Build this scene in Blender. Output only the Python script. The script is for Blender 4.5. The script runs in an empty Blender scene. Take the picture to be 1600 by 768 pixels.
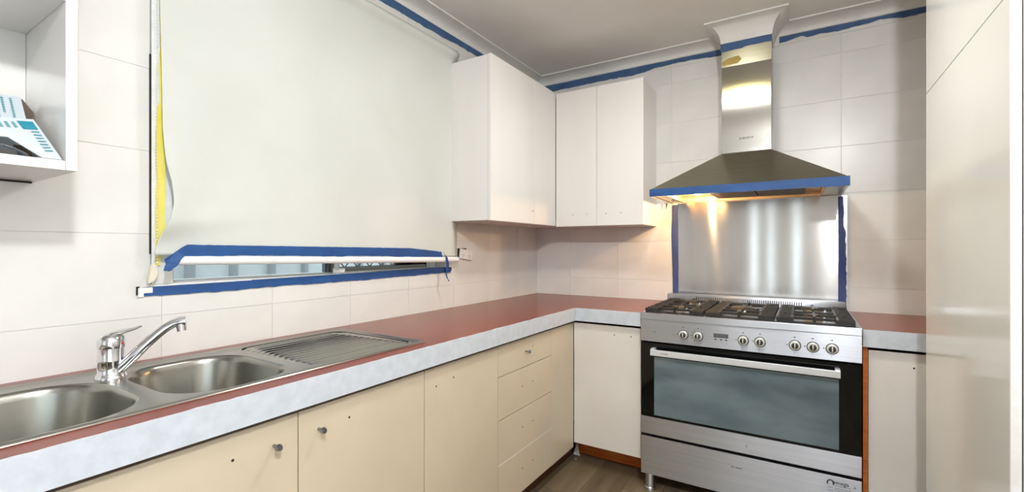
import bpy, bmesh, math, random
from mathutils import Vector, Matrix
random.seed(7)
scene = bpy.context.scene
C = scene.collection

# ------------------------------------------------------------------ camera
cam_d = bpy.data.cameras.new('camera'); cam = bpy.data.objects.new('camera', cam_d); C.objects.link(cam)
cam.location = (1.657, 0.0, 1.218)
cam.rotation_euler = (math.radians(90), 0, math.radians(32.08))
cam_d.sensor_width = 36; cam_d.lens = 36 * 721 / 1600; cam_d.shift_y = 3 / 1600
cam_d.clip_start = 0.02; cam_d.clip_end = 200
scene.camera = cam
# ------------------------------------------------------------------ world, exposure
scene.view_settings.view_transform = 'Standard'; scene.view_settings.look = 'None'
scene.view_settings.gamma = 1; scene.view_settings.use_curve_mapping = False
scene.view_settings.exposure = 0.03
w = bpy.data.worlds.new('world'); scene.world = w; w.use_nodes = True
bg = w.node_tree.nodes['Background']; bg.inputs[0].default_value = (0.92, 0.97, 1.0, 1); bg.inputs[1].default_value = 3.2

# room constants
X1, Y1, Y0, ZC = 2.64, 2.992, -2.6, 2.45        # right wall, back wall, rear wall, ceiling
ZT, D, YF = 0.8855, 0.597, 2.351                # worktop height, left worktop front, back worktop front

# ------------------------------------------------------------------ materials
def lin(c):
    c = c / 255.0
    return c / 12.92 if c <= 0.04045 else ((c + 0.055) / 1.055) ** 2.4
def rgb(t): return (lin(t[0]), lin(t[1]), lin(t[2]), 1)
MATS = {}
def M(name, col, rough=0.5, metal=0.0, col2=None, scale=8.0, stretch=(1, 1, 1), fac=(0.35, 0.65), bump=0.0, bscale=60.0,
      rvar=0.0, coat=0.0, aniso=0.0, arot=0.0, emit=None, estr=0.0, detail=4.0, spec=0.5):
    m = bpy.data.materials.new(name); m.use_nodes = True; nt = m.node_tree; N = nt.nodes; L = nt.links
    b = N['Principled BSDF']
    b.inputs['Roughness'].default_value = rough; b.inputs['Metallic'].default_value = metal
    b.inputs['Coat Weight'].default_value = coat; b.inputs['Coat Roughness'].default_value = 0.08
    b.inputs['Specular IOR Level'].default_value = spec
    tc = N.new('ShaderNodeTexCoord'); mp = N.new('ShaderNodeMapping'); mp.inputs['Scale'].default_value = stretch
    L.new(tc.outputs['Object'], mp.inputs[0])
    no = N.new('ShaderNodeTexNoise'); no.inputs['Scale'].default_value = scale; no.inputs['Detail'].default_value = detail
    L.new(mp.outputs[0], no.inputs['Vector'])
    mr = N.new('ShaderNodeMapRange'); mr.inputs['From Min'].default_value = fac[0]; mr.inputs['From Max'].default_value = fac[1]
    L.new(no.outputs['Fac'], mr.inputs['Value'])
    mix = N.new('ShaderNodeMix'); mix.data_type = 'RGBA'
    mix.inputs['A'].default_value = rgb(col); mix.inputs['B'].default_value = rgb(col2 if col2 else col)
    L.new(mr.outputs['Result'], mix.inputs['Factor']); L.new(mix.outputs['Result'], b.inputs['Base Color'])
    if rvar:
        r2 = N.new('ShaderNodeMapRange'); r2.inputs['To Min'].default_value = max(0.02, rough - rvar); r2.inputs['To Max'].default_value = rough + rvar
        L.new(no.outputs['Fac'], r2.inputs['Value']); L.new(r2.outputs['Result'], b.inputs['Roughness'])
    if bump:
        n2 = N.new('ShaderNodeTexNoise'); n2.inputs['Scale'].default_value = bscale; L.new(mp.outputs[0], n2.inputs['Vector'])
        bp = N.new('ShaderNodeBump'); bp.inputs['Strength'].default_value = bump; bp.inputs['Distance'].default_value = 0.002
        L.new(n2.outputs['Fac'], bp.inputs['Height']); L.new(bp.outputs[0], b.inputs['Normal'])
    if aniso:
        b.inputs['Anisotropic'].default_value = aniso; b.inputs['Anisotropic Rotation'].default_value = arot
        tg = N.new('ShaderNodeTangent'); tg.direction_type = 'UV_MAP'; tg.uv_map = 'UVMap'
        L.new(tg.outputs[0], b.inputs['Tangent'])
    if emit:
        b.inputs['Emission Color'].default_value = rgb(emit); b.inputs['Emission Strength'].default_value = estr
    MATS[name] = m
    return m
M('tile', (222, 220, 217), 0.28, col2=(214, 213, 209), scale=5, bump=0.06, bscale=14, spec=0.4)
M('grout', (222, 220, 217), 0.6, col2=(212, 209, 204), scale=12)
M('plaster', (222, 220, 216), 0.7, col2=(214, 211, 206), scale=4, bump=0.1, bscale=40)
M('ceiling', (236, 234, 231), 0.85, col2=(231, 228, 225), scale=3)
M('cornice', (228, 227, 224), 0.55, col2=(220, 218, 214), scale=6)
M('white_board', (226, 224, 221), 0.22, col2=(221, 218, 214), scale=3, stretch=(1, 1, 0.2), spec=0.4)
M('white_edge', (236, 236, 235), 0.45, col2=(226, 226, 224), scale=30)
M('cream', (203, 190, 167), 0.36, col2=(197, 184, 161), scale=4, spec=0.4)
M('cream_pale', (222, 217, 210), 0.32, col2=(216, 210, 203), scale=4, spec=0.4)
M('pantry', (222, 222, 216), 0.14, col2=(216, 216, 210), scale=2, bump=0.03, bscale=5, spec=0.5)
M('dark_gap', (40, 34, 28), 0.9)
M('red', (112, 34, 30), 0.26, col2=(132, 68, 42), scale=2.2, rvar=0.0, fac=(0.25, 0.8), bump=0.04, bscale=90)  # brown mottling: worn stains, with the hood lamp's warm tint put in
M('fascia', (196, 202, 210), 0.6, col2=(186, 192, 200), scale=30, bump=0.2, bscale=120)
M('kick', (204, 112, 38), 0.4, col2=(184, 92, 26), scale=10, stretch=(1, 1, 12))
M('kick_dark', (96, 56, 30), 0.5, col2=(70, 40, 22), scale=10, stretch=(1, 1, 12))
M('plank', (88, 74, 55), 0.42, col2=(122, 107, 84), scale=3, stretch=(7, 0.8, 1), fac=(0.3, 0.78), rvar=0.08, detail=8, bump=0.15, bscale=20)
M('plank_b', (74, 62, 47), 0.42, col2=(106, 92, 72), scale=3, stretch=(7, 0.8, 1), fac=(0.3, 0.78), rvar=0.08, detail=8, bump=0.15, bscale=20)
M('plank_c', (100, 85, 64), 0.42, col2=(134, 118, 94), scale=3, stretch=(7, 0.8, 1), fac=(0.3, 0.78), rvar=0.08, detail=8, bump=0.15, bscale=20)
M('blind', (203, 205, 200), 0.75, col2=(197, 199, 193), scale=2.5, spec=0.2)
M('blue_tape', (20, 76, 136), 0.55, col2=(12, 60, 116), scale=9, stretch=(1, 1, 4), fac=(0.3, 0.7), bump=0.2, bscale=60)
M('blue_tape_matt', (66, 96, 138), 0.75, col2=(56, 84, 124), scale=14, bump=0.2, bscale=60)
M('blue_tape_smear', (40, 54, 118), 0.6, col2=(58, 72, 122), scale=24, stretch=(1, 1, 0.3), bump=0.2, bscale=60)
M('steel', (204, 208, 216), 0.34, 1.0, col2=(196, 200, 208), scale=8, stretch=(0.3, 0.3, 30), rvar=0.02, aniso=0.92)
M('steel_splash', (214, 212, 210), 0.145, 1.0, col2=(200, 198, 196), scale=3, stretch=(1.6, 1, 0.7), rvar=0.01, aniso=1.0, bump=0.06, bscale=2.2)
M('steel_chimney', (176, 174, 168), 0.13, 1.0, col2=(170, 168, 162), scale=4, rvar=0.01, aniso=0.9, arot=0.25)
M('steel_hood', (176, 172, 154), 0.30, 1.0, col2=(170, 166, 148), scale=6, stretch=(0.4, 1, 20), rvar=0.04, aniso=0.85)
M('steel_sink', (158, 157, 150), 0.25, 1.0, col2=(152, 151, 144), scale=3, fac=(0.2, 0.8), rvar=0.0)
M('steel_drainer', (168, 167, 158), 0.17, 1.0, col2=(160, 159, 150), scale=3)
M('chrome', (222, 224, 228), 0.06, 1.0)
M('handle_alu', (232, 235, 240), 0.35, 0.6)
M('black_glass', (9, 10, 11), 0.05, 0.0, spec=0.35)
M('oven_glass', (82, 98, 105), 0.10, 0.0, col2=(112, 127, 133), scale=4, stretch=(1, 1, 2.4), rvar=0.04, coat=0.2, fac=(0.3, 0.75))  # blue-grey base carries the room's reflection as well as the dirty-glass haze
M('iron', (38, 36, 34), 0.5, 0.1, col2=(26, 25, 24), scale=30, bump=0.3, bscale=150)
M('burner_alu', (190, 176, 150), 0.35, 0.8)
M('brass', (176, 140, 84), 0.35, 0.9)
M('dark_plastic', (44, 42, 40), 0.4)
M('display', (84, 84, 88), 0.3)
M('print_dark', (48, 48, 54), 0.6)
M('print_grey', (128, 132, 142), 0.6)
M('sticker', (196, 201, 212), 0.4)
M('knob_white', (214, 214, 210), 0.3, 0.3)
M('hood_lining', (212, 188, 150), 0.4, col2=(196, 168, 128), scale=20)
M('filter', (64, 56, 46), 0.5, 0.6, col2=(40, 34, 28), scale=60)
M('lamp_glass', (255, 230, 190), 0.4, emit=(255, 196, 120), estr=30)
M('added_lamp_white', (255, 250, 240), 0.4, emit=(255, 246, 232), estr=8)
M('added_lamp_yellow', (255, 240, 160), 0.4, emit=(255, 238, 150), estr=6)
M('white_plastic', (232, 232, 230), 0.35)
M('cream_plastic', (228, 222, 200), 0.4)
M('yellow_tape', (232, 212, 40), 0.5, col2=(236, 224, 120), scale=7, stretch=(1, 1, 0.5), fac=(0.45, 0.65))
M('alu_frame', (206, 208, 206), 0.5, 0.2)
M('alu_dark', (84, 88, 92), 0.5, 0.3)
M('fence', (196, 206, 208), 0.6, col2=(184, 194, 198), scale=3)
M('fence_rib', (140, 150, 154), 0.6)
M('soil', (110, 104, 92), 0.9, col2=(86, 82, 72), scale=12)
M('mullion_grey', (150, 148, 142), 0.6)
M('paper', (200, 208, 214), 0.5, col2=(190, 199, 206), scale=6)
M('teal', (18, 120, 142), 0.5, col2=(40, 134, 154), scale=30)
M('teal_pale', (96, 146, 156), 0.5)
M('cardboard', (96, 84, 70), 0.7)
M('dome_plastic', (50, 56, 68), 0.08, coat=1.0)
M('hot_red', (170, 60, 30), 0.3)
M('screw', (150, 154, 162), 0.3, 1.0)
M('drip', (232, 226, 204), 0.5)
M('stain', (150, 128, 74), 0.3, 0.9, col2=(162, 140, 90), scale=20)
def glass_mat():
    m = bpy.data.materials.new('window_glass'); m.use_nodes = True; nt = m.node_tree; N = nt.nodes
    N.remove(N['Principled BSDF'])
    t = N.new('ShaderNodeBsdfTransparent'); t.inputs[0].default_value = (0.93, 0.96, 0.97, 1)
    g = N.new('ShaderNodeBsdfGlossy'); g.inputs['Roughness'].default_value = 0.03
    mx = N.new('ShaderNodeMixShader'); fr = N.new('ShaderNodeFresnel'); fr.inputs[0].default_value = 1.45
    nt.links.new(fr.outputs[0], mx.inputs[0]); nt.links.new(t.outputs[0], mx.inputs[1]); nt.links.new(g.outputs[0], mx.inputs[2])
    nt.links.new(mx.outputs[0], N['Material Output'].inputs[0]); MATS['window_glass'] = m
glass_mat()

# ------------------------------------------------------------------ mesh helpers
def box(bm, x0, x1, y0, y1, z0, z1, bev=0.0):
    ps = [(x0, y0, z0), (x1, y0, z0), (x1, y1, z0), (x0, y1, z0), (x0, y0, z1), (x1, y0, z1), (x1, y1, z1), (x0, y1, z1)]
    v = [bm.verts.new(p) for p in ps]
    fs = [bm.faces.new([v[i] for i in q]) for q in ((3, 2, 1, 0), (4, 5, 6, 7), (0, 1, 5, 4), (1, 2, 6, 5), (2, 3, 7, 6), (3, 0, 4, 7))]
    if bev:
        es = list({e for f in fs for e in f.edges})
        bmesh.ops.bevel(bm, geom=es, offset=bev, segments=2, affect='EDGES', profile=0.6)
    return v
def B(*a, bev=0.0):
    bm = bmesh.new(); box(bm, *a, bev=bev); return bm
def cyl(bm, p0, p1, r0, r1=None, n=20, cap=True):
    r1 = r0 if r1 is None else r1
    p0 = Vector(p0); p1 = Vector(p1); d = (p1 - p0).normalized()
    a = d.orthogonal().normalized(); b = d.cross(a)
    ra = []; rb = []
    for i in range(n):
        t = 2 * math.pi * i / n; o = a * math.cos(t) + b * math.sin(t)
        ra.append(bm.verts.new(p0 + o * r0)); rb.append(bm.verts.new(p1 + o * r1))
    for i in range(n):
        j = (i + 1) % n; bm.faces.new((ra[i], ra[j], rb[j], rb[i]))
    if cap:
        bm.faces.new(list(reversed(ra))); bm.faces.new(rb)
def tube(bm, pts, radii, n=14, flat=1.0):
    pts = [Vector(p) for p in pts]; rings = []
    prev = None
    for i, p in enumerate(pts):
        d = (pts[min(i + 1, len(pts) - 1)] - pts[max(i - 1, 0)]).normalized()
        a = Vector((0, 0, 1)).cross(d)
        if a.length < 1e-3: a = prev if prev else Vector((1, 0, 0))
        a.normalize(); prev = a; b = d.cross(a)
        r = radii[i] if isinstance(radii, (list, tuple)) else radii
        rings.append([bm.verts.new(p + a * r * math.cos(2 * math.pi * k / n) + b * r * flat * math.sin(2 * math.pi * k / n)) for k in range(n)])
    for r0, r1 in zip(rings, rings[1:]):
        for k in range(n): bm.faces.new((r0[k], r0[(k + 1) % n], r1[(k + 1) % n], r1[k]))
    bm.faces.new(list(reversed(rings[0]))); bm.faces.new(rings[-1])
def lathe(bm, c, prof, n=28, axis='z'):
    c = Vector(c); rings = []
    for r, h in prof:
        ring = []
        for k in range(n):
            t = 2 * math.pi * k / n
            o = (r * math.cos(t), r * math.sin(t), h) if axis == 'z' else ((r * math.cos(t), -h, r * math.sin(t)) if axis == 'y' else (h, r * math.cos(t), r * math.sin(t)))
            ring.append(bm.verts.new(c + Vector(o)))
        rings.append(ring)
    for a, b in zip(rings, rings[1:]):
        for k in range(n): bm.faces.new((a[k], a[(k + 1) % n], b[(k + 1) % n], b[k]))
    bm.faces.new(list(reversed(rings[0]))); bm.faces.new(rings[-1])
def prism(bm, poly, axis, a, b):
    """extrude a 2-D polygon along axis from a to b. axis x: (y,z); y: (x,z); z: (x,y)"""
    def P(q, t): return {'x': (t, q[0], q[1]), 'y': (q[0], t, q[1]), 'z': (q[0], q[1], t)}[axis]
    va = [bm.verts.new(P(q, a)) for q in poly]; vb = [bm.verts.new(P(q, b)) for q in poly]; n = len(poly)
    bm.faces.new(va); bm.faces.new(list(reversed(vb)))
    for i in range(n):
        j = (i + 1) % n; bm.faces.new((va[j], va[i], vb[i], vb[j]))
def slab(bm, pts, th):
    pts = [Vector(p) for p in pts]; nrm = (pts[1] - pts[0]).cross(pts[-1] - pts[0]).normalized() * th
    va = [bm.verts.new(p) for p in pts]; vb = [bm.verts.new(p - nrm) for p in pts]; n = len(pts)
    bm.faces.new(va); bm.faces.new(list(reversed(vb)))
    for i in range(n):
        j = (i + 1) % n; bm.faces.new((va[j], va[i], vb[i], vb[j]))
def mesh_from(bm, name, mat, smooth=False, uv=False):
    bmesh.ops.recalc_face_normals(bm, faces=bm.faces)
    me = bpy.data.meshes.new(name); bm.to_mesh(me); bm.free()
    me.materials.append(MATS[mat])
    if smooth:
        for p in me.polygons: p.use_smooth = True
        try: me.set_sharp_from_angle(angle=math.radians(40))
        except Exception: pass
    if uv or 'steel' in mat:
        ul = me.uv_layers.new(name='UVMap')
        for p in me.polygons:
            hz = abs(p.normal.z) > 0.9
            for li in p.loop_indices:
                co = me.vertices[me.loops[li].vertex_index].co
                ul.data[li].uv = (co.x, co.y) if hz else (co.z, co.x + co.y)
    return me
def obj(name, bm, mat, parent=None, smooth=False, label=None):
    o = bpy.data.objects.new(name, mesh_from(bm, name, mat, smooth)); C.objects.link(o)
    if parent is not None:
        o.parent = parent
        if parent.parent is None: o.matrix_parent_inverse = Matrix.Translation(-Vector(parent.location))
    if label: o['label'] = label
    return o
def tag(o, label, cat, group=None):
    o['label'] = label; o['category'] = cat
    if group: o['group'] = group
    return o
def thing(name, label, cat, loc=(0, 0, 0), group=None):
    o = bpy.data.objects.new(name, None); C.objects.link(o); o.location = loc; o.empty_display_size = 0.05
    return tag(o, label, cat, group)
def struct(name, bm, mat, smooth=False):
    o = obj(name, bm, mat, None, smooth); o['kind'] = 'structure'; return o
def inst(name, me, loc, parent, rot=None):
    o = bpy.data.objects.new(name, me); C.objects.link(o); o.parent = parent
    base = parent.location if parent.parent is None else Vector((0, 0, 0))
    o.location = Vector(loc) - base
    if rot: o.rotation_euler = rot
    return o
def text_bm(s, size, spacing=1.0, shear=0.0):
    cu = bpy.data.curves.new('txt', 'FONT'); cu.body = s; cu.size = size; cu.align_x = 'CENTER'; cu.align_y = 'CENTER'
    cu.space_character = spacing; cu.offset = size * 0.012; cu.resolution_u = 3
    t = bpy.data.objects.new('txt', cu); C.objects.link(t); bpy.context.view_layer.update()
    me = bpy.data.meshes.new_from_object(t.evaluated_get(bpy.context.evaluated_depsgraph_get()))
    bm = bmesh.new(); bm.from_mesh(me); bpy.data.objects.remove(t); bpy.data.curves.remove(cu); bpy.data.meshes.remove(me)
    return bm
def text_on_y(s, size, x, y, z, **k):        # reads from -y side
    bm = text_bm(s, size, **k)
    for v in bm.verts: v.co = Vector((x + v.co.x, y, z + v.co.y))
    return bm

# ------------------------------------------------------------------ ROOM SHELL
floor = struct('floor', B(-0.12, X1 + 0.12, Y0 - 0.12, Y1 + 0.12, -0.06, -0.006), 'dark_gap')
pw, pl = 0.178, 1.22
plank_me = {}
for c in range(int((X1) / pw) + 1):
    xa = c * pw; xb = min(xa + pw, X1)
    off = (0.0, 0.43, 0.81, 0.2, 0.66)[c % 5]
    y = Y0 - off
    while y < Y1:
        ya, yb = max(y, Y0), min(y + pl, Y1)
        if yb - ya > 0.02:
            key = (round(xb - xa, 3), round(yb - ya, 3), random.choice('abc'))
            if key not in plank_me:
                bm = B(0.0008, key[0] - 0.0008, 0.0008, key[1] - 0.0008, -0.006, 0.0)
                plank_me[key] = mesh_from(bm, 'plank', {'a': 'plank', 'b': 'plank_b', 'c': 'plank_c'}[key[2]])
            inst('plank', plank_me[key], (xa, ya, 0), floor)
        y += pl
struct('ceiling', B(-0.12, X1 + 0.12, Y0 - 0.12, Y1 + 0.12, ZC, ZC + 0.1), 'ceiling')

WY0, WY1, WZ0, WZ1 = 0.597, 1.955, 1.104, 2.262        # window opening
bm = bmesh.new()
XW0, XW1 = -0.12, -0.002
box(bm, XW0, XW1, Y0, WY0, 0, ZC); box(bm, XW0, XW1, WY1, Y1 + 0.12, 0, ZC)
box(bm, XW0, XW1, WY0, WY1, 0, WZ0 - 0.004); box(bm, XW0, XW1, WY0, WY1, WZ1, ZC)
wall_left = struct('wall_left', bm, 'grout')
wall_back = struct('wall_back', B(-0.002, X1 + 0.12, Y1 + 0.002, Y1 + 0.12, 0, ZC), 'grout')
DY0, DY1, DZ1 = -2.35, -0.15, 2.1                # opening for the added glazed door in the right wall
bm = bmesh.new()
box(bm, X1, X1 + 0.12, Y0 - 0.12, DY0, 0, ZC); box(bm, X1, X1 + 0.12, DY1, Y1 + 0.002, 0, ZC); box(bm, X1, X1 + 0.12, DY0, DY1, DZ1, ZC)
wall_right = struct('wall_right', bm, 'plaster')
bm = bmesh.new(); EX0, EX1 = 0.84, 1.78
box(bm, XW0, EX0, Y0 - 0.12, Y0, 0, ZC); box(bm, EX1, X1, Y0 - 0.12, Y0, 0, ZC); box(bm, EX0, EX1, Y0 - 0.12, Y0, 2.1, ZC)
struct('wall_rear', bm, 'plaster')
ed = bpy.data.objects.new('added_door_2', None); C.objects.link(ed); ed.location = (1.31, Y0 - 0.06, 0); ed['kind'] = 'structure'  # unseen door, added so its glass slots streak the steel splashback
STREAK_SLOTS = ((0.945, 1.045), (1.200, 1.285), (1.550, 1.640))  # placed to line up with the splashback's vertical streaks
xa = EX0
bm = bmesh.new(); box(bm, EX0, EX1, Y0 - 0.08, Y0 - 0.04, 0.002, 0.25); box(bm, EX0, EX1, Y0 - 0.08, Y0 - 0.04, 1.98, 2.098)
for (p, q) in STREAK_SLOTS + ((EX1, None),):
    box(bm, xa, p, Y0 - 0.08, Y0 - 0.04, 0.25, 1.98); xa = q
obj('door_leaf', bm, 'white_board', ed)
for (p, q) in STREAK_SLOTS: obj('pane', B(p, q, Y0 - 0.063, Y0 - 0.057, 0.25, 1.98), 'window_glass', ed)
bm = bmesh.new(); tube(bm, [(EX0 + 0.06, Y0 - 0.04, 1.0), (EX0 + 0.06, Y0 + 0.01, 1.0), (EX0 + 0.11, Y0 + 0.012, 1.0)], 0.008, 10); obj('door_handle', bm, 'chrome', ed, True)

# individual wall tiles, clipped to their regions
def tiles(parent, axis, us, zs, regions, holes, hidden):
    cache = {}
    for ua, ub in zip(us, us[1:]):
        for za, zb in zip(zs, zs[1:]):
            for (R0, R1, S0, S1) in regions:
                a, b, c, d = max(ua, R0), min(ub, R1), max(za, S0), min(zb, S1)
                if b - a < 0.008 or d - c < 0.008: continue
                if any(a >= h[0] and b <= h[1] and c >= h[2] and d <= h[3] for h in hidden): continue
                rects = [(a, b, c, d)]
                for (h0, h1, h2, h3) in holes:
                    nr = []
                    for (p, q, r, s) in rects:
                        if q <= h0 or p >= h1 or s <= h2 or r >= h3: nr.append((p, q, r, s)); continue
                        if p < h0: nr.append((p, h0, r, s))
                        if q > h1: nr.append((h1, q, r, s))
                        pp, qq = max(p, h0), min(q, h1)
                        if r < h2: nr.append((pp, qq, r, h2))
                        if s > h3: nr.append((pp, qq, h3, s))
                    rects = [t for t in nr if t[1] - t[0] > 0.006 and t[3] - t[2] > 0.006]
                if not rects: continue
                key = tuple(round(t[i] - (a if i < 2 else c), 4) for t in rects for i in range(4))
                if key not in cache:
                    bm = bmesh.new(); g = 0.0009
                    for (p, q, r, s) in rects:
                        one = len(rects) == 1
                        u0, u1, z0, z1 = p - a + g, q - a - g, r - c + g, s - c - g
                        if not one:   # keep the pieces of one cut tile joined
                            u0, u1 = p - a + (g if p == a else 0), q - a - (g if q == b else 0)
                            z0, z1 = r - c + (g if r == c else 0), s - c - (g if s == d else 0)
                        if axis == 'x': box(bm, -0.0022, 0.0, u0, u1, z0, z1, bev=0.0006 if one else 0)
                        else: box(bm, u0, u1, 0.0, 0.0022, z0, z1, bev=0.0008 if one else 0)
                    cache[key] = mesh_from(bm, 'tile', 'tile')
                o = inst('tile', cache[key], (0, a, c) if axis == 'x' else (a, Y1, c), parent)
ys = [0.626 + 0.349 * k for k in range(-5, 8)]
zs = [1.012 + 0.2475 * k for k in range(-2, 7)]
tiles(wall_left, 'x', ys, zs, [(-0.9, Y1, ZT - 0.02, 2.384)], [(WY0, WY1, WZ0, WZ1)],
      [(1.97, 2.68, 1.38, 2.2), (-0.5, 0.33, 1.40, 2.19)])
xs = [0.619 + 0.349 * k for k in range(-2, 7)]
tiles(wall_back, 'y', [0.0] + [0.27 + 0.349 * k for k in range(0, 4)] + [1.487, 1.836, 2.185, 2.534, X1], zs,
      [(0.0, X1, ZT - 0.02, 2.362)], [], [(0.0, 0.86, 1.38, 2.2), (1.03, 1.80, 0.9, 1.48)])

# cornices: concave cove profile
def cove(n=8, p=0.085, h=0.045):
    pts = [(0.0, -h - 0.006), (0.004, -h - 0.006)]
    for i in range(n + 1):
        t = math.pi / 2 * i / n
        pts.append((0.006 + (p - 0.012) * (1 - math.cos(t)), -h + (h - 0.008) * math.sin(t)))
    pts += [(p, -0.008), (p, 0.0), (0.0, 0.0)]
    return pts
cv = cove(8, 0.085, 0.038)
bm = bmesh.new()
for i in range(1):
    n = len(cv)
    va = [bm.verts.new((x, Y0, ZC + z)) for x, z in cv]
    vb = [bm.verts.new((x, Y1 - x, ZC + z)) for x, z in cv]
    bm.faces.new(va); bm.faces.new(list(reversed(vb)))
    for k in range(n): bm.faces.new((va[k], va[(k + 1) % n], vb[(k + 1) % n], vb[k]))
struct('trim_1', bm, 'cornice', True); cv = cove(8, 0.085, 0.042)
CHX0, CHX1, CHY = 1.283, 1.523, 2.790            # chimney
bm = bmesh.new(); n = len(cv)
for (xa, xb, mit) in ((0, CHX0 - 0.03, True), (CHX1 + 0.03, X1, False)):
    va = [bm.verts.new((xa + (x if mit else 0), Y1 - x, ZC + z)) for x, z in cv]
    vb = [bm.verts.new((xb, Y1 - x, ZC + z)) for x, z in cv]
    bm.faces.new(va); bm.faces.new(list(reversed(vb)))
    for k in range(n): bm.faces.new((va[k], va[(k + 1) % n], vb[(k + 1) % n], vb[k]))
struct('trim_2', bm, 'cornice', True)
# cornice boxed around the chimney: cove swept along left side, front, right side
cb = cove(8, 0.080, 0.098)
bm = bmesh.new(); secs = []
for (px, py, dx, dy) in ((CHX0, Y1, -1, 0), (CHX0, CHY, -1, -1), (CHX1, CHY, 1, -1), (CHX1, Y1, 1, 0)):
    secs.append([bm.verts.new((px + dx * x, py + dy * x, ZC + z)) for x, z in cb])
for a, b in zip(secs, secs[1:]):
    for k in range(len(cb)): bm.faces.new((a[k], a[(k + 1) % len(cb)], b[(k + 1) % len(cb)], b[k]))
bm.faces.new(secs[0]); bm.faces.new(list(reversed(secs[-1])))
struct('trim_3', bm, 'cornice', True)

# ------------------------------------------------------------------ WINDOW
win = bpy.data.objects.new('window_1', None); C.objects.link(win); win.location = (-0.06, 1.28, WZ0); win['kind'] = 'structure'
bm = bmesh.new()
box(bm, -0.115, -0.035, WY0, WY1, WZ0, WZ0 + 0.010)
box(bm, -0.115, -0.035, WY0, WY0 + 0.075, WZ0 + 0.01, WZ1); box(bm, -0.115, -0.035, WY1 - 0.03, WY1, WZ0 + 0.01, WZ1)
box(bm, -0.115, -0.035, WY0 + 0.075, WY1 - 0.03, WZ1 - 0.035, WZ1)
obj('window_frame', bm, 'alu_frame', win)
bm = bmesh.new(); box(bm, -0.035, -0.002, WY0 + 0.001, WY1 - 0.001, WZ0 - 0.003, WZ0 + 0.005, bev=0.001); obj('window_sill', bm, 'white_plastic', win)
bm = bmesh.new(); box(bm, -0.095, -0.05, 1.252, 1.262, WZ0 + 0.01, WZ1 - 0.035); obj('sash_seal', bm, 'alu_dark', win)
bm = bmesh.new(); box(bm, -0.095, -0.045, 1.262, 1.30, WZ0 + 0.01, WZ1 - 0.035); obj('sash_stile', bm, 'mullion_grey', win)
bm = bmesh.new(); box(bm, -0.072, -0.066, WY0 + 0.075, 1.252, WZ0 + 0.01, WZ1 - 0.035); obj('pane', bm, 'window_glass', win)
bm = bmesh.new(); box(bm, -0.072, -0.066, 1.30, WY1 - 0.03, WZ0 + 0.01, WZ1 - 0.035); obj('pane', bm, 'window_glass', win)
bm = bmesh.new(); box(bm, -0.09, -0.06, 1.302, 1.862, WZ0 + 0.010, WZ0 + 0.026); obj('sash_rail', bm, 'mullion_grey', win)
bm = bmesh.new(); box(bm, -0.064, -0.036, 1.872, 1.914, WZ0 + 0.010, WZ0 + 0.06, bev=0.002); obj('stop_block', bm, 'white_plastic', win)
gm = bmesh.new(); k = 0; y = 1.30
while y < 1.86:
    za, zb = (WZ0 + 0.027, WZ0 + 0.062)
    cyl(gm, (-0.098, y, za), (-0.098, y + 0.034, zb), 0.0028, n=6); cyl(gm, (-0.098, y + 0.034, zb), (-0.098, y + 0.068, za), 0.0028, n=6); y += 0.072
box(gm, -0.101, -0.095, 1.30, 1.86, WZ0 + 0.024, WZ0 + 0.029); box(gm, -0.101, -0.095, 1.30, 1.86, WZ0 + 0.062, WZ0 + 0.067)
obj('grille', gm, 'alu_dark', win)
bm = bmesh.new(); cyl(bm, (-0.018, 1.268, WZ0 + 0.012), (-0.018, 1.268, WZ0 + 0.10), 0.011); cyl(bm, (-0.022, 1.252, WZ0 + 0.018), (0.006, 1.290, WZ0 + 0.018), 0.0125)
la = obj('window_latch', bm, 'white_plastic', win, True)
bm = bmesh.new(); cyl(bm, (0.0055, 1.2893, WZ0 + 0.018), (0.0066, 1.2908, WZ0 + 0.018), 0.007); obj('latch_hole', bm, 'dark_plastic', la)
# white painted strip of frame left of blind, dark joint beside it
bm = bmesh.new(); box(bm, -0.034, 0.0025, WY0 + 0.003, WY0 + 0.058, WZ0 + 0.005, WZ1); obj('reveal_trim', bm, 'white_edge', win)
bm = bmesh.new(); box(bm, -0.002, 0.0012, WY0 - 0.0025, WY0 + 0.0025, 1.20, 1.80); obj('joint_gap', bm, 'dark_gap', win)

# outside: metal fence and ground, seen through the gap under the blind
fence = thing('garden_fence', 'grey ribbed metal fence outside the kitchen window', 'fence', (-1.3, 1.6, -0.3))
fm = None
for k in range(22):
    y = -0.4 + 0.24 * k
    bm = bmesh.new(); box(bm, -1.31, -1.30, y, y + 0.19, -0.3, 2.0); obj('panel', bm, 'fence', fence)
    bm = bmesh.new(); prism(bm, [(-1.30, y + 0.185), (-1.275, y + 0.20), (-1.275, y + 0.225), (-1.30, y + 0.245)], 'z', -0.3, 2.0); obj('rib', bm, 'fence_rib', fence)
tag(obj('garden_ground', B(-3.5, -0.13, -3, 6, -0.4, -0.3), 'soil'), 'bare ground between window wall and metal fence outside', 'ground')
bm = bmesh.new(); cyl(bm, (-0.95, 1.02, -0.3), (-0.95, 1.02, 1.02), 0.018); cyl(bm, (-0.95, 1.02, 1.02), (-1.24, 0.98, 1.45), 0.018)
tag(obj('drain_pipe', bm, 'white_plastic', None, True), 'thin white pipe bent towards the fence outside window', 'pipe')

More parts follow.
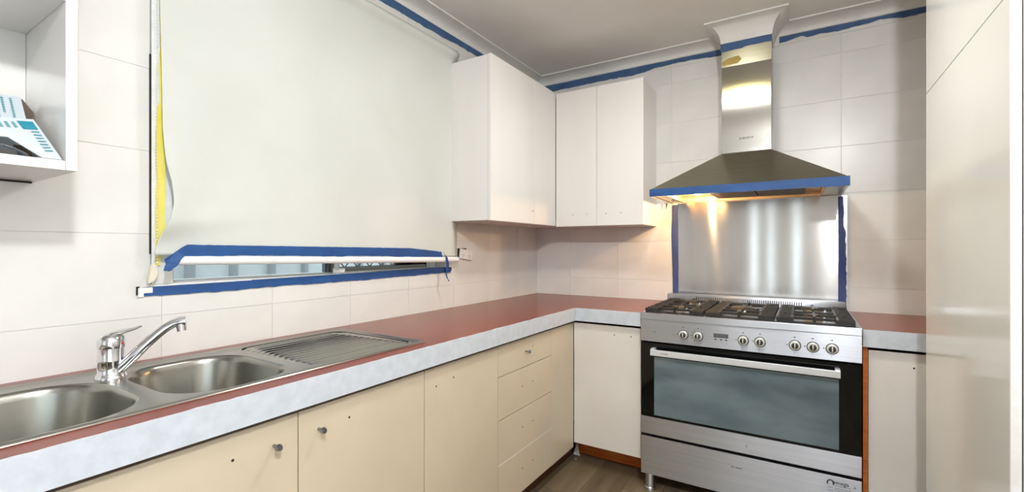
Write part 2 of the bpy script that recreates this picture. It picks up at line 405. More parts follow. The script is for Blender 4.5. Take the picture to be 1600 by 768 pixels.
# unseen glazed door, added for daylight, in the right wall behind the camera
dr = bpy.data.objects.new('added_door_1', None); C.objects.link(dr); dr.location = (X1 + 0.06, (DY0 + DY1) / 2, 0); dr['kind'] = 'structure'
ym = (DY0 + DY1) / 2
for y in (DY0, ym - 0.03, DY1 - 0.06): obj('door_stile', B(X1 + 0.04, X1 + 0.09, y, y + 0.06, 0, DZ1), 'alu_frame', dr)
for z in (0.0, DZ1 - 0.06):
    for (ya, yb) in ((DY0 + 0.06, ym - 0.03), (ym + 0.03, DY1 - 0.06)): obj('door_rail', B(X1 + 0.045, X1 + 0.085, ya, yb, z, z + 0.06), 'alu_frame', dr)
for (ya, yb) in ((DY0 + 0.06, ym - 0.03), (ym + 0.03, DY1 - 0.06)): obj('pane', B(X1 + 0.062, X1 + 0.068, ya, yb, 0.06, DZ1 - 0.06), 'window_glass', dr)
pt = bpy.data.lights.new('added_door_portal', 'AREA'); pt.shape = 'RECTANGLE'; pt.size = DY1 - DY0; pt.size_y = DZ1; pt.cycles.is_portal = True  # portal guiding sky light through the added door
po = bpy.data.objects.new('added_door_portal', pt); C.objects.link(po); po.location = (X1 + 0.13, ym, DZ1 / 2); po.rotation_euler = (math.radians(90), 0, math.radians(90))

# ------------------------------------------------------------------ ADDED CEILING LAMPS (unseen, invented to light the room)
def bulb(name, loc, watts, col, rad):
    l = bpy.data.lights.new(name, 'POINT'); l.energy = watts; l.color = col; l.shadow_soft_size = rad
    o = bpy.data.objects.new(name, l); C.objects.link(o); o.location = loc
def dome(ox, oy, watts, col, label, mat, rad):
    t = thing('added_ceiling_light', label, 'light', (ox, oy, ZC))
    bm = bmesh.new(); lathe(bm, (ox, oy, ZC), [(0.15, -0.0005), (0.15, -0.014), (0.142, -0.018)], 32); obj('base_ring', bm, 'white_plastic', t, True)
    bm = bmesh.new(); lathe(bm, (ox, oy, ZC - 0.018), [(0.14 * math.cos(math.pi / 2 * k / 8) + 0.0005, -0.055 * math.sin(math.pi / 2 * k / 8)) for k in range(9)], 32); obj('dome', bm, mat, t, True)
    if rad: bulb('added_dome_bulb', (ox, oy, ZC - 0.21), watts, col, rad)
    else:
        l = bpy.data.lights.new('added_dome_bulb', 'AREA'); l.shape = 'DISK'; l.size = 0.26; l.energy = watts; l.color = col
        o = bpy.data.objects.new('added_dome_bulb', l); C.objects.link(o); o.location = (ox, oy, ZC - 0.078)
dome(1.30, 1.62, 17, (1.0, 0.99, 0.96), 'round yellowish opal dome light added out of view on the ceiling before the range', 'added_lamp_yellow', 0)  # added lamp, placed to give the yellow band on the chimney
dome(1.95, -0.05, 92, (0.97, 0.985, 1.0), 'round white opal dome light added out of view on the ceiling near the added glazed door', 'added_lamp_white', 0.06)  # added lamp that fills the room with soft white light

# ------------------------------------------------------------------ WORKTOPS
SX0, SX1, SY0, SY1 = 0.062, 0.532, -0.09, 1.228      # sink outline
wt = thing('worktop', 'long L-shaped red laminate worktop with sink and white painted edge', 'worktop', (0.3, 1.2, 0.8175))
zb = ZT - 0.068
bm = bmesh.new()
box(bm, 0.001, D, -0.9, SY0 + 0.02, zb, ZT); box(bm, 0.001, SX0 + 0.02, SY0 + 0.02, SY1 - 0.02, zb, ZT)
box(bm, SX1 - 0.02, D, SY0 + 0.02, SY1 - 0.02, zb, ZT); box(bm, 0.001, D, SY1 - 0.02, Y1 - 0.001, zb, ZT)
box(bm, D, 0.962, YF, Y1 - 0.001, zb, ZT)
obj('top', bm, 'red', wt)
def fascia(bm, p0, p1, out, up=0.0035):
    """painted edge strip from p0 to p1 (xy), ragged lip over the top"""
    p0 = Vector(p0); p1 = Vector(p1); n = max(2, int((p1 - p0).length / 0.02)); o = Vector(out); rows = []
    for i in range(n + 1):
        q = p0.lerp(p1, i / n); lip = max(0.0006, random.gauss(up, 0.0016))
        rows.append([bm.verts.new((q.x + o.x * 0.0025, q.y + o.y * 0.0025, zb - 0.001)), bm.verts.new((q.x + o.x * 0.0025, q.y + o.y * 0.0025, ZT + 0.0008)),
                     bm.verts.new((q.x - o.x * lip, q.y - o.y * lip, ZT + 0.0008)), bm.verts.new((q.x, q.y, zb - 0.001))])
    for a, b in zip(rows, rows[1:]):
        for k in ((0, 1), (1, 2), (3, 0)): bm.faces.new((a[k[0]], a[k[1]], b[k[1]], b[k[0]]))
bm = bmesh.new(); fascia(bm, (D, -0.9), (D, YF), (1, 0)); fascia(bm, (D + 0.0025, YF), (0.962, YF), (0, -1)); obj('edge_strip', bm, 'fascia', wt)
wr = thing('worktop', 'short red laminate worktop between range cooker and pantry', 'worktop', (2.25, 2.7, 0.8175))
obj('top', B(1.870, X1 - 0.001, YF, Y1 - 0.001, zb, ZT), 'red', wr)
bm = bmesh.new(); fascia(bm, (1.870, YF), (X1 - 0.002, YF), (0, -1)); obj('edge_strip', bm, 'fascia', wr)

# ------------------------------------------------------------------ BASE CABINETS
XD = 0.577
def screw_x(parent, x, y, z):
    bm = bmesh.new(); cyl(bm, (x - 0.002, y, z), (x + 0.024, y, z), 0.0036, n=10); cyl(bm, (x + 0.021, y, z), (x + 0.028, y, z), 0.0088, 0.0066, n=12)
    return obj('screw', bm, 'screw', parent, True, 'bare metal screw standing out where a knob was')
def hole_x(parent, x, y, z):
    bm = bmesh.new(); cyl(bm, (x - 0.001, y, z), (x + 0.0004, y, z), 0.0034, n=10); return obj('screw_hole', bm, 'dark_gap', parent)
def hole_y(parent, x, y, z, r=0.0036):
    bm = bmesh.new(); cyl(bm, (x, y + 0.001, z), (x, y - 0.0004, z), r, n=10); return obj('screw_hole', bm, 'dark_gap', parent)
ZB, ZD = 0.108, 0.802
def left_cab(name, label, y0, y1, doors):
    t = thing(name, label, 'cabinet', (0.29, (y0 + y1) / 2, 0))
    bm = bmesh.new()
    x = 0.558
    top = lambda y: 0.70 if 0.03 < y < 0.79 else zb - 0.002      # side panels are cut down under the sink bowls
    box(bm, 0.004, x, y0 + 0.0005, y0 + 0.016, ZB, top(y0)); box(bm, 0.004, x, y1 - 0.016, y1 - 0.0005, ZB, top(y1))
    box(bm, 0.004, x, y0 + 0.016, y1 - 0.016, ZB, ZB + 0.016); box(bm, 0.004, 0.014, y0 + 0.016, y1 - 0.016, ZB + 0.016, zb - 0.2)
    box(bm, x - 0.06, x, y0 + 0.016, y1 - 0.016, zb - 0.018, zb - 0.002)
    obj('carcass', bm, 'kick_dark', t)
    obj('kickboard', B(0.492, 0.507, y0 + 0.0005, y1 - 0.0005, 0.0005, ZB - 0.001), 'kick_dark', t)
    out = []
    for (a, b) in doors:
        out.append(obj('door', B(x + 0.001, XD, a + 0.0016, b - 0.0016, ZB - 0.002, ZD, bev=0.0012), 'cream', t))
    return t, out
c1, d1 = left_cab('sink_cabinet', 'cream double-door cabinet under the sink with screws for knobs', 0.241, 1.165, [(0.241, 0.703), (0.703, 1.165)])
screw_x(d1[0], XD, 0.639, 0.741); hole_x(d1[0], XD, 0.544, 0.742); screw_x(d1[1], XD, 0.761, 0.741); hole_x(d1[1], XD, 0.859, 0.741)
c2, d2 = left_cab('base_cabinet', 'cream single-door cabinet between sink cabinet and drawers', 1.165, 1.612, [(1.165, 1.612)])
hole_x(d2[0], XD, 1.225, 0.735); hole_x(d2[0], XD, 1.32, 0.744)
c4, d4 = left_cab('base_cabinet', 'cream double-door cabinet under the open wall shelf', -0.683, 0.241, [(-0.683, -0.221), (-0.221, 0.241)])
c3, _ = left_cab('drawer_cabinet', 'cream cabinet with a stack of four plain drawers', 1.612, 2.098, [])
zz = [ZD, 0.671, 0.487, 0.298, ZB - 0.002]
for i in range(4):
    dw = obj('drawer', B(0.559, XD, 1.612 + 0.0016, 2.098 - 0.0016, zz[i + 1] + 0.0016, zz[i] - (0.0016 if i else 0), bev=0.0008), 'cream', c3)
    zc = (0.748, 0.587, 0.400, 0.212)[i]
    if i == 0: screw_x(dw, XD, 1.838, 0.742); hole_x(dw, XD, 1.91, 0.753)
    else: hole_x(dw, XD, 1.812, zc); hole_x(dw, XD, 1.907, zc)
    if i == 3: obj('top_edge_strip', B(0.5595, XD + 0.0003, 1.612 + 0.0018, 2.098 - 0.0018, zz[i] - 0.0015, zz[i] + 0.0010), 'white_edge', dw, label='bare white board edge along drawer top')  # thin white strip along the bottom drawer's top edge
cf = thing('filler_panel', 'cream corner filler panel beside the drawers', 'panel', (0.3, 2.25, 0))
obj('panel', B(0.559, XD, 2.0995, 2.3695, ZB - 0.002, ZD, bev=0.001), 'cream', cf)
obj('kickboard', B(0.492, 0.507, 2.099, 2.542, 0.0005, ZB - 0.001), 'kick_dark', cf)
YD = 2.371
t = thing('base_cabinet', 'pale corner cabinet with orange kickboard left of the range cooker', 'cabinet', (0.77, 2.6, 0))
bm = bmesh.new(); box(bm, 0.60, 0.616, YD + 0.02, 2.98, 0.135, zb - 0.002); box(bm, 0.944, 0.960, YD + 0.02, 2.98, 0.135, zb - 0.002)
box(bm, 0.616, 0.944, YD + 0.02, 2.98, 0.135, 0.151); box(bm, 0.616, 0.944, 2.97, 2.98, 0.151, zb - 0.2)
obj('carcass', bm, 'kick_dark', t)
dd = obj('door', B(0.5800, 0.956, YD, YD + 0.018, 0.133, ZD, bev=0.0012), 'cream_pale', t); hole_y(dd, 0.814, YD, 0.755); hole_y(dd, 0.904, YD, 0.754)
obj('kickboard', B(0.509, 0.960, 2.543, 2.558, 0.0005, 0.134), 'kick', t)
t = thing('base_cabinet', 'pale cabinet under the short worktop between range and pantry', 'cabinet', (2.2, 2.6, 0))
bm = bmesh.new(); box(bm, 1.872, 1.888, YD + 0.001, 2.98, 0.135, zb - 0.002); box(bm, 2.56, 2.576, YD + 0.02, 2.98, 0.135, zb - 0.002)
box(bm, 1.888, 2.56, YD + 0.02, 2.98, 0.135, 0.151); obj('carcass', bm, 'kick', t)
dd = obj('door', B(1.8895, 2.30, YD, YD + 0.018, 0.133, ZD, bev=0.0012), 'cream_pale', t); hole_y(dd, 2.032, YD, 0.746)
obj('door', B(2.303, 2.574, YD, YD + 0.018, 0.133, ZD, bev=0.0012), 'cream_pale', t)
obj('kickboard', B(1.872, 2.576, 2.543, 2.558, 0.0005, 0.134), 'kick', t)

# ------------------------------------------------------------------ SINK
sk = thing('kitchen_sink', 'long stainless steel sink with two bowls and ribbed drainer', 'sink', (0.3, 0.57, ZT))
def rrect(x0, x1, y0, y1, r, n=8):
    out = []
    for (cx, cy, a0) in ((x1 - r, y1 - r, 0), (x0 + r, y1 - r, 90), (x0 + r, y0 + r, 180), (x1 - r, y0 + r, 270)):
        for i in range(n + 1):
            a = math.radians(a0 + 90 * i / n); out.append((cx + r * math.cos(a), cy + r * math.sin(a)))
    return out
def dbowl(x0, x1, y0, y1, r, n=10):      # rounded bowl outline
    return rrect(x0, x1, y0, y1, r, n)
bowls = [dbowl(0.125, 0.508, 0.055, 0.432, 0.13), dbowl(0.112, 0.508, 0.468, 0.765, 0.115)]
dr_out = rrect(0.088, 0.500, 0.800, 1.196, 0.045, 6)
zs0 = ZT + 0.0015
bm = bmesh.new()
loops = []
for (ins, z) in ((0.0, 0.0004), (0.002, 0.004), (0.007, 0.006), (0.013, 0.005), (0.020, 0.0015)):
    loops.append([bm.verts.new((x, y, ZT + z)) for x, y in rrect(SX0 + ins, SX1 - ins, SY0 + ins, SY1 - ins, max(0.004, 0.016 - ins * .3), 5)])
for a, b in zip(loops, loops[1:]):
    for k in range(len(a)): bm.faces.new((a[k], a[(k + 1) % len(a)], b[(k + 1) % len(b)], b[k]))
edges = [bm.edges.get((loops[-1][k], loops[-1][(k + 1) % len(loops[-1])])) for k in range(len(loops[-1]))]
for poly in bowls + [dr_out]:
    vs = [bm.verts.new((x, y, zs0)) for x, y in poly]
    edges += [bm.edges.new((vs[k], vs[(k + 1) % len(vs)])) for k in range(len(vs))]
bmesh.ops.triangle_fill(bm, use_beauty=True, use_dissolve=False, edges=edges)
obj('rim', bm, 'steel_sink', sk, True)
for poly in bowls:
    cx = sum(p[0] for p in poly) / len(poly); cy = sum(p[1] for p in poly) / len(poly)
    bm = bmesh.new(); rings = []
    hx = max(p[0] for p in poly) - cx; hy = max(p[1] for p in poly) - cy
    for (ins, z) in ((-0.001, 0.0), (0.003, -0.002), (0.007, -0.008), (0.010, -0.02), (0.020, -0.125), (0.028, -0.145), (0.045, -0.158), (0.075, -0.163), (0.11, -0.165)):
        rings.append([bm.verts.new((cx + (x - cx) * (hx - ins) / hx, cy + (y - cy) * (hy - ins) / hy, zs0 + z)) for x, y in poly])
    for a, b in zip(rings, rings[1:]):
        for k in range(len(a)): bm.faces.new((a[k], a[(k + 1) % len(a)], b[(k + 1) % len(b)], b[k]))
    bm.faces.new(rings[-1])
    bo = obj('bowl', bm, 'steel_sink', sk, True)
    bm = bmesh.new(); lathe(bm, (cx, cy, zs0 - 0.1645), [(0.036, 0.0), (0.036, 0.002), (0.028, 0.003), (0.02, 0.001)]); obj('waste', bm, 'chrome', bo, True)
bm = bmesh.new(); nx, ny = 104, 26; grid = []
for i in range(nx + 1):
    x = 0.084 + (0.504 - 0.084) * i / nx; row = []
    for j in range(ny + 1):
        y = 0.796 + (1.200 - 0.796) * j / ny
        e = min(1, max(0, (x - 0.100) / 0.010)) * min(1, max(0, (0.492 - x) / 0.010)) * min(1, max(0, (y - 0.812) / 0.02)) * min(1, max(0, (1.178 - y) / 0.02))
        rid = 0.5 - 0.5 * math.cos((x - 0.100) / (0.392 / 13) * 2 * math.pi)
        edge = min(1, max(0, min(x - 0.084, 0.504 - x, y - 0.796, 1.200 - y) / 0.012))
        row.append(bm.verts.new((x, y, zs0 - 0.0005 - 0.0025 * edge + 0.0050 * rid * e)))
    grid.append(row)
for i in range(nx):
    for j in range(ny): bm.faces.new((grid[i][j], grid[i + 1][j], grid[i + 1][j + 1], grid[i][j + 1]))
dm = obj('drainer', bm, 'steel_drainer', sk, True)

# ------------------------------------------------------------------ TAP
tx, ty, tz = 0.160, 0.456, ZT + 0.0015
tp = thing('mixer_tap', 'chrome single-lever mixer tap with angled spout between the sink bowls', 'tap', (tx, ty, tz))
bm = bmesh.new(); lathe(bm, (tx, ty, tz), [(0.034, 0.0), (0.034, 0.004), (0.030, 0.010), (0.0285, 0.014), (0.0275, 0.040), (0.0285, 0.044), (0.0275, 0.048), (0.027, 0.076)], 32); obj('body', bm, 'chrome', tp, True)
bm = bmesh.new(); lathe(bm, (tx, ty, tz), [(0.0285, 0.0765), (0.029, 0.082), (0.029, 0.094), (0.026, 0.105), (0.016, 0.112), (0.004, 0.115)], 32)
tube(bm, [(tx - 0.012, ty - 0.014, tz + 0.094), (tx, ty + 0.004, tz + 0.109), (tx + 0.006, ty + 0.026, tz + 0.116), (tx + 0.008, ty + 0.045, tz + 0.119), (tx + 0.008, ty + 0.060, tz + 0.124)], [0.024, 0.022, 0.014, 0.010, 0.007], 14, 0.45)
lv = obj('lever', bm, 'chrome', tp, True)
bm = bmesh.new(); cyl(bm, (tx + 0.022, ty + 0.014, tz + 0.088), (tx + 0.0245, ty + 0.0155, tz + 0.088), 0.004, n=10); obj('hot_mark', bm, 'hot_red', lv)
bm = bmesh.new(); tube(bm, [(0.172, 0.462, tz + 0.014), (0.185, 0.480, tz + 0.036), (0.200, 0.512, tz + 0.076), (0.210, 0.536, tz + 0.102), (0.216, 0.552, tz + 0.117), (0.224, 0.568, tz + 0.128), (0.232, 0.580, tz + 0.132), (0.238, 0.592, tz + 0.132)], [0.0135, 0.0135, 0.013, 0.0125, 0.0125, 0.012, 0.0125, 0.013], 16)
sp = obj('spout', bm, 'chrome', tp, True)
bm = bmesh.new(); cyl(bm, (0.232, 0.583, tz + 0.130), (0.236, 0.584, tz + 0.106), 0.0125, 0.0112); obj('aerator', bm, 'chrome', sp, True)

# ------------------------------------------------------------------ UPPER CABINETS
t = thing('wall_cabinet', 'white corner wall cabinet beside the window blind', 'cabinet', (0.15, 2.3, 1.362))
obj('body', B(0.001, 0.290, 1.9465, 2.9915, 1.362, 2.216, bev=0.001), 'white_board', t)
da = obj('door', B(0.2915, 0.310, 1.946, 2.4000, 1.360, 2.218, bev=0.0012), 'white_board', t)
db = obj('door', B(0.2915, 0.310, 2.4022, 2.6790, 1.360, 2.218, bev=0.0012), 'white_board', t)
hole_x(da, 0.310, 2.372, 1.435); hole_x(da, 0.310, 2.386, 1.437)
t = thing('wall_cabinet', 'white two-door wall cabinet between corner and rangehood', 'cabinet', (0.6, 2.83, 1.357))
obj('body', B(0.3115, 0.872, 2.702, 2.9915, 1.356, 2.210, bev=0.001), 'white_board', t)
da = obj('door', B(0.312, 0.5885, 2.682, 2.7005, 1.355, 2.212, bev=0.0012), 'white_board', t)
db = obj('door', B(0.5905, 0.878, 2.682, 2.7005, 1.355, 2.212, bev=0.0012), 'white_board', t)
for d_, xx in ((da, 0.431), (da, 0.526), (db, 0.651), (db, 0.743)): hole_y(d_, xx, 2.682, 1.428, 0.003)

# open shelf unit at the left
sh = thing('open_wall_shelf', 'white open-fronted wall shelf unit holding papers', 'shelf', (0.15, 0, 1.386))
obj('side_panel', B(0.004, 0.31, 0.333, 0.352, 1.386, 2.2, bev=0.0008), 'white_board', sh)
obj('side_panel', B(0.004, 0.31, -0.50, -0.481, 1.386, 2.2, bev=0.0008), 'white_board', sh)
obj('bottom_panel', B(0.004, 0.31, -0.4805, 0.3325, 1.386, 1.406, bev=0.0008), 'white_board', sh)
obj('shelf_board', B(0.012, 0.31, -0.4805, 0.3325, 1.752, 1.770, bev=0.0008), 'white_board', sh)
obj('top_panel', B(0.004, 0.31, -0.4805, 0.3325, 2.182, 2.2, bev=0.0008), 'white_board', sh)
obj('back_panel', B(0.004, 0.010, -0.4805, 0.3325, 1.4065, 2.1815), 'white_board', sh)
obj('wall_gap_shadow', B(0.0004, 0.004, -0.48, 0.345, 1.3815, 1.3858), 'dark_gap', sh)  # dark strip painting the small shadow in the gap under the shelf
# contents
bx = thing('paper_pack', 'white packet with pale teal lettering leaning in the open shelf', 'packet', (0.16, 0.2, 1.4065))
F = [(0.185, 0.06, 1.445), (0.185, 0.306, 1.462), (0.10, 0.306, 1.572), (0.10, 0.06, 1.556)]
bm = bmesh.new(); slab(bm, F, 0.02); obj('packet_body', bm, 'paper', bx)
fu = (Vector(F[1]) - Vector(F[0])).normalized(); fv = (Vector(F[3]) - Vector(F[0])).normalized(); fn = fu.cross(fv)
bm = bmesh.new()
for (c, l) in ((0.012, 0.085), (0.026, 0.05), (0.036, 0.07), (0.048, 0.045), (0.062, 0.06), (0.075, 0.05)):
    q = Vector(F[2]) - fu * (c + 0.004) - fv * 0.008 + fn * 0.0006
    k = 0.0
    while k < l:
        s_ = random.uniform(0.003, 0.007); a = q - fv * k
        slab(bm, [a, a - fv * s_, a - fv * s_ - fu * 0.0042, a - fu * 0.0042], 0.0004); k += s_ + 0.0018
obj('lettering', bm, 'teal_pale', bx)
lf = thing('folded_leaflet', 'folded white leaflet with a teal block at the shelf front', 'leaflet', (0.25, 0.25, 1.4065))
P0, P1, P2 = Vector((0.235, 0.10, 1.470)), Vector((0.210, 0.304, 1.502)), Vector((0.296, 0.330, 1.4085))
eu = (P2 - P1).normalized(); ev = (P0 - P1).normalized(); en = ev.cross(eu).normalized(); lu = (P2 - P1).length
if en.x < 0: en = -en
o0 = P1
bm = bmesh.new(); slab(bm, [P1, P2, P2 + ev * 0.030 - eu * 0.006, P1 + eu * 0.062 + ev * 0.062, P1 + eu * 0.045 + ev * 0.205, P0], 0.002); obj('sheet', bm, 'paper', lf)
bm = bmesh.new(); a = o0 + eu * 0.010 + ev * 0.005 + en * 0.003
slab(bm, [a, a + eu * 0.026, a + eu * 0.026 + ev * 0.024, a + ev * 0.026], 0.0004); obj('teal_block', bm, 'teal', lf)
bm = bmesh.new()
for k in range(7):
    a = o0 + eu * (0.042 + 0.010 * k) + ev * 0.006 + en * 0.003
    slab(bm, [a, a + eu * 0.004, a + eu * 0.004 + ev * 0.013, a + ev * 0.013], 0.0004)
obj('printing', bm, 'teal_pale', lf); bm = bmesh.new()
for k in range(7):
    a = o0 + eu * 0.014 + ev * (0.036 + 0.011 * k) + en * 0.003
    slab(bm, [a, a + eu * 0.018, a + eu * 0.018 + ev * 0.005, a + ev * 0.005], 0.0004)
obj('printing', bm, 'teal_pale', lf)
dp = thing('plastic_tray', 'glossy dark domed plastic tray under the leaflet', 'tray', (0.25, 0.2, 1.4065))
bm = bmesh.new(); n = 24; rings = []
for (s, h) in ((1.0, 0.0), (1.0, 0.006), (0.93, 0.014), (0.75, 0.024), (0.45, 0.031), (0.15, 0.033)):
    rings.append([bm.verts.new((0.244 + 0.044 * s * math.cos(2 * math.pi * k / n), 0.190 + 0.105 * s * math.sin(2 * math.pi * k / n), 1.4065 + h)) for k in range(n)])
for a, b in zip(rings, rings[1:]):
    for k in range(n): bm.faces.new((a[k], a[(k + 1) % n], b[(k + 1) % n], b[k]))
bm.faces.new(rings[-1]); bm.faces.new(list(reversed(rings[0])))
obj('tray_lid', bm, 'dome_plastic', dp, True)
bm = bmesh.new(); box(bm, 0.280, 0.297, 0.22, 0.262, 1.4068, 1.418, bev=0.002); obj('clip', bm, 'dark_plastic', dp)
bm = bmesh.new(); slab(bm, [(0.03, 0.312, 1.4068), (0.10, 0.322, 1.4068), (0.085, 0.329, 1.545), (0.07, 0.313, 1.575), (0.02, 0.300, 1.575)], 0.002)
tag(obj('cardboard_flap', bm, 'cardboard'), 'dark cardboard flap standing behind the packet in the shelf corner', 'cardboard')

# ------------------------------------------------------------------ ROLLER BLIND
rb = thing('roller_blind', 'white roller blind covering the window almost to the sill', 'blind', (0.05, 1.29, 1.15))
def bl_left(z):
    pts = [(1.19, 0.593), (1.227, 0.598), (1.261, 0.608), (1.304, 0.624), (1.346, 0.630), (1.409, 0.627), (1.469, 0.616), (1.572, 0.609), (1.94, 0.603), (2.30, 0.600)]
    if z <= pts[0][0]: return pts[0][1]
    for (a, b), (c, d) in zip(pts, pts[1:]):
        if a <= z <= c: return b + (d - b) * (z - a) / (c - a)
    return pts[-1][1]
def rail_z(y): return 1.195 - 0.022 * (y - 0.68) / 1.16
ZTB = 2.296
bm = bmesh.new(); nz, nyy = 110, 48; G = []
for i in range(nz + 1):
    row = []
    for j in range(nyy + 1):
        f = (j / nyy) ** 1.6; s = i / nz
        zz_ = ZTB + (1.19 - ZTB) * s
        yl = bl_left(zz_); y = yl + (1.990 - yl) * f
        z = ZTB + (rail_z(y) - ZTB) * s
        wv = 0.0025 * math.sin(y * 9 + z * 5) * min(1, s * 2)
        curl = 0.020 * math.exp(-((y - yl) / 0.05) ** 2) * math.exp(-((z - 1.36) / 0.10) ** 2)
        curl -= 0.012 * math.exp(-((y - yl) / 0.10) ** 2) * math.exp(-((z - 1.22) / 0.06) ** 2)
        fz = 1.285 + 0.17 * (y - 0.62); curl += 0.010 * math.exp(-((z - fz) / 0.035) ** 2) * math.exp(-((y - 0.62) / 0.20) ** 2)
        row.append(bm.verts.new((0.048 + wv + curl + 0.006 * s + 0.024 * math.exp(-((z - 2.272) / 0.026) ** 2), y, z)))
    G.append(row)
for i in range(nz):
    for j in range(nyy): bm.faces.new((G[i][j], G[i + 1][j], G[i + 1][j + 1], G[i][j + 1]))
cl = obj('cloth', bm, 'blind', rb, True); sm = cl.modifiers.new('thick', 'SOLIDIFY'); sm.thickness = 0.0008
bm = bmesh.new(); cyl(bm, (0.046, 0.604, 2.272), (0.046, 1.986, 2.272), 0.020, n=32); obj('roller_tube', bm, 'blind', rb, True)
for y in (0.597, 1.992): obj('bracket', B(0.001, 0.066, y - 0.003, y + 0.003, 2.25, 2.294), 'white_plastic', rb)
bm = bmesh.new(); y0_, y1_ = 0.640, 1.985
tube(bm, [(0.060, y0_, rail_z(y0_) - 0.0155), (0.060, 1.3, rail_z(1.3) - 0.0155), (0.060, y1_, rail_z(y1_) - 0.0155)], 0.0120, 14, 1.2); obj('bottom_rail', bm, 'white_plastic', rb, True)
bm = bmesh.new()
for k in range(110):
    z = 1.155 + k * 0.0098
    if z > 2.24: break
    lathe(bm, (0.018 + 0.002 * math.sin(k * 0.3), 0.6075 + 0.0015 * math.sin(k * 0.11), z), [(0.0008, -0.0024), (0.0020, -0.0012), (0.0020, 0.0012), (0.0008, 0.0024)], 6)
ch = obj('bead_chain', bm, 'white_plastic', rb); ch['kind'] = 'stuff'
bm = bmesh.new(); prism(bm, [(0.592, 1.172), (0.600, 1.168), (0.606, 1.152), (0.607, 1.138), (0.598, 1.122), (0.584, 1.112), (0.581, 1.118), (0.586, 1.145)], 'x', 0.018, 0.032); bmesh.ops.bevel(bm, geom=list(bm.edges), offset=0.002, segments=2, affect='EDGES')
obj('chain_tensioner', bm, 'cream_plastic', rb, True)
# yellowed strip on the frame behind the chain
bm = bmesh.new(); L_, R_ = [], []
for k in range(41):
    z = 1.165 + (2.12 - 1.165) * k / 40; s = k / 40
    c = 0.6205 + 0.0012 * math.sin(k * 0.7) + 0.002 * s; wd = (0.0135 if z < 1.66 else 0.004) * (1 - 0.35 * s) + random.uniform(-0.001, 0.001)
    if z < 1.205: wd *= 0.4; c -= 0.006
    L_.append(bm.verts.new((0.006, c - wd, z))); R_.append(bm.verts.new((0.0075, c + wd, z)))
for k in range(40): bm.faces.new((L_[k], R_[k], R_[k + 1], L_[k + 1]))
ytp = obj('yellow_tape', bm, 'yellow_tape'); ytp.modifiers.new('t', 'SOLIDIFY').thickness = 0.001
tag(ytp, 'yellow tape strip running up the window edge behind the bead chain', 'tape')

# ------------------------------------------------------------------ BLUE MASKING TAPE
def strip(name, a_pts, b_pts, mat, label, th=0.001, noise=0.0012, seg=0.015, off=None):
    """tape sheet between two polylines (same parameter), with torn edges"""
    def res(pts, n):
        pts = [Vector(p) for p in pts]; ln = [0]
        for p, q in zip(pts, pts[1:]): ln.append(ln[-1] + (q - p).length)
        out = []
        for i in range(n + 1):
            s = ln[-1] * i / n; k = 0
            while k < len(pts) - 2 and ln[k + 1] < s: k += 1
            f = (s - ln[k]) / max(1e-9, ln[k + 1] - ln[k]); out.append(pts[k].lerp(pts[k + 1], min(1, f)))
        return out
    tot = sum((Vector(q) - Vector(p)).length for p, q in zip(a_pts, a_pts[1:]))
    n = max(3, int(tot / seg)); A = res(a_pts, n); Bp = res(b_pts, n); bm = bmesh.new(); va, vb = [], []
    r = 0
    for p, q in zip(A, Bp):
        d = (q - p).normalized(); r = r * 0.7 + random.gauss(0, noise)
        va.append(bm.verts.new(p - d * random.gauss(0, noise * 0.25))); vb.append(bm.verts.new(q + d * r))
    for i in range(n): bm.faces.new((va[i], va[i + 1], vb[i + 1], vb[i]))
    o = obj(name, bm, mat); md = o.modifiers.new('t', 'SOLIDIFY'); md.thickness = th; md.offset = 0
    if label: tag(o, label, 'tape')
    return o
e = 0.0012
TN = 'masking_tape'
xb = 0.064
t = thing(TN, 'blue masking tape stuck along the bottom of the roller blind', 'tape', (xb, 1.25, 1.2))
def join_strip(parent, *a, **k):
    o = strip(*a, **k); o.parent = parent; o.matrix_parent_inverse = Matrix.Translation(-Vector(parent.location)); return o
join_strip(t, 'tape_band', [(xb, 0.609, 1.184), (xb, 0.666, 1.228), (xb, 1.2, 1.222), (xb, 1.62, 1.217), (xb, 1.76, 1.206), (xb, 1.848, 1.198)],
      [(xb, 0.618, 1.152), (xb, 0.664, 1.195), (xb, 1.2, 1.185), (xb, 1.62, 1.176), (xb, 1.78, 1.172), (xb, 1.856, 1.170)], 'blue_tape', None)
join_strip(t, 'tape_tail', [(xb + 0.003, 0.640, 1.208), (xb + 0.008, 0.613, 1.180), (xb + 0.011, 0.602, 1.152)], [(xb + 0.006, 0.660, 1.197), (xb + 0.0115, 0.642, 1.170), (xb + 0.012, 0.619, 1.148)], 'blue_tape', None, seg=0.006)
xr = 0.0755
join_strip(t, 'tape_tail', [(xr, 1.846, 1.199), (xr, 1.868, 1.170), (xr, 1.872, 1.12), (xr, 1.868, 1.085), (xr, 1.874, 1.062), (xr, 1.894, 1.040)],
      [(xr, 1.854, 1.190), (xr, 1.884, 1.165), (xr, 1.896, 1.12), (xr, 1.876, 1.085), (xr, 1.881, 1.062), (xr, 1.899, 1.043)], 'blue_tape', None, seg=0.008)
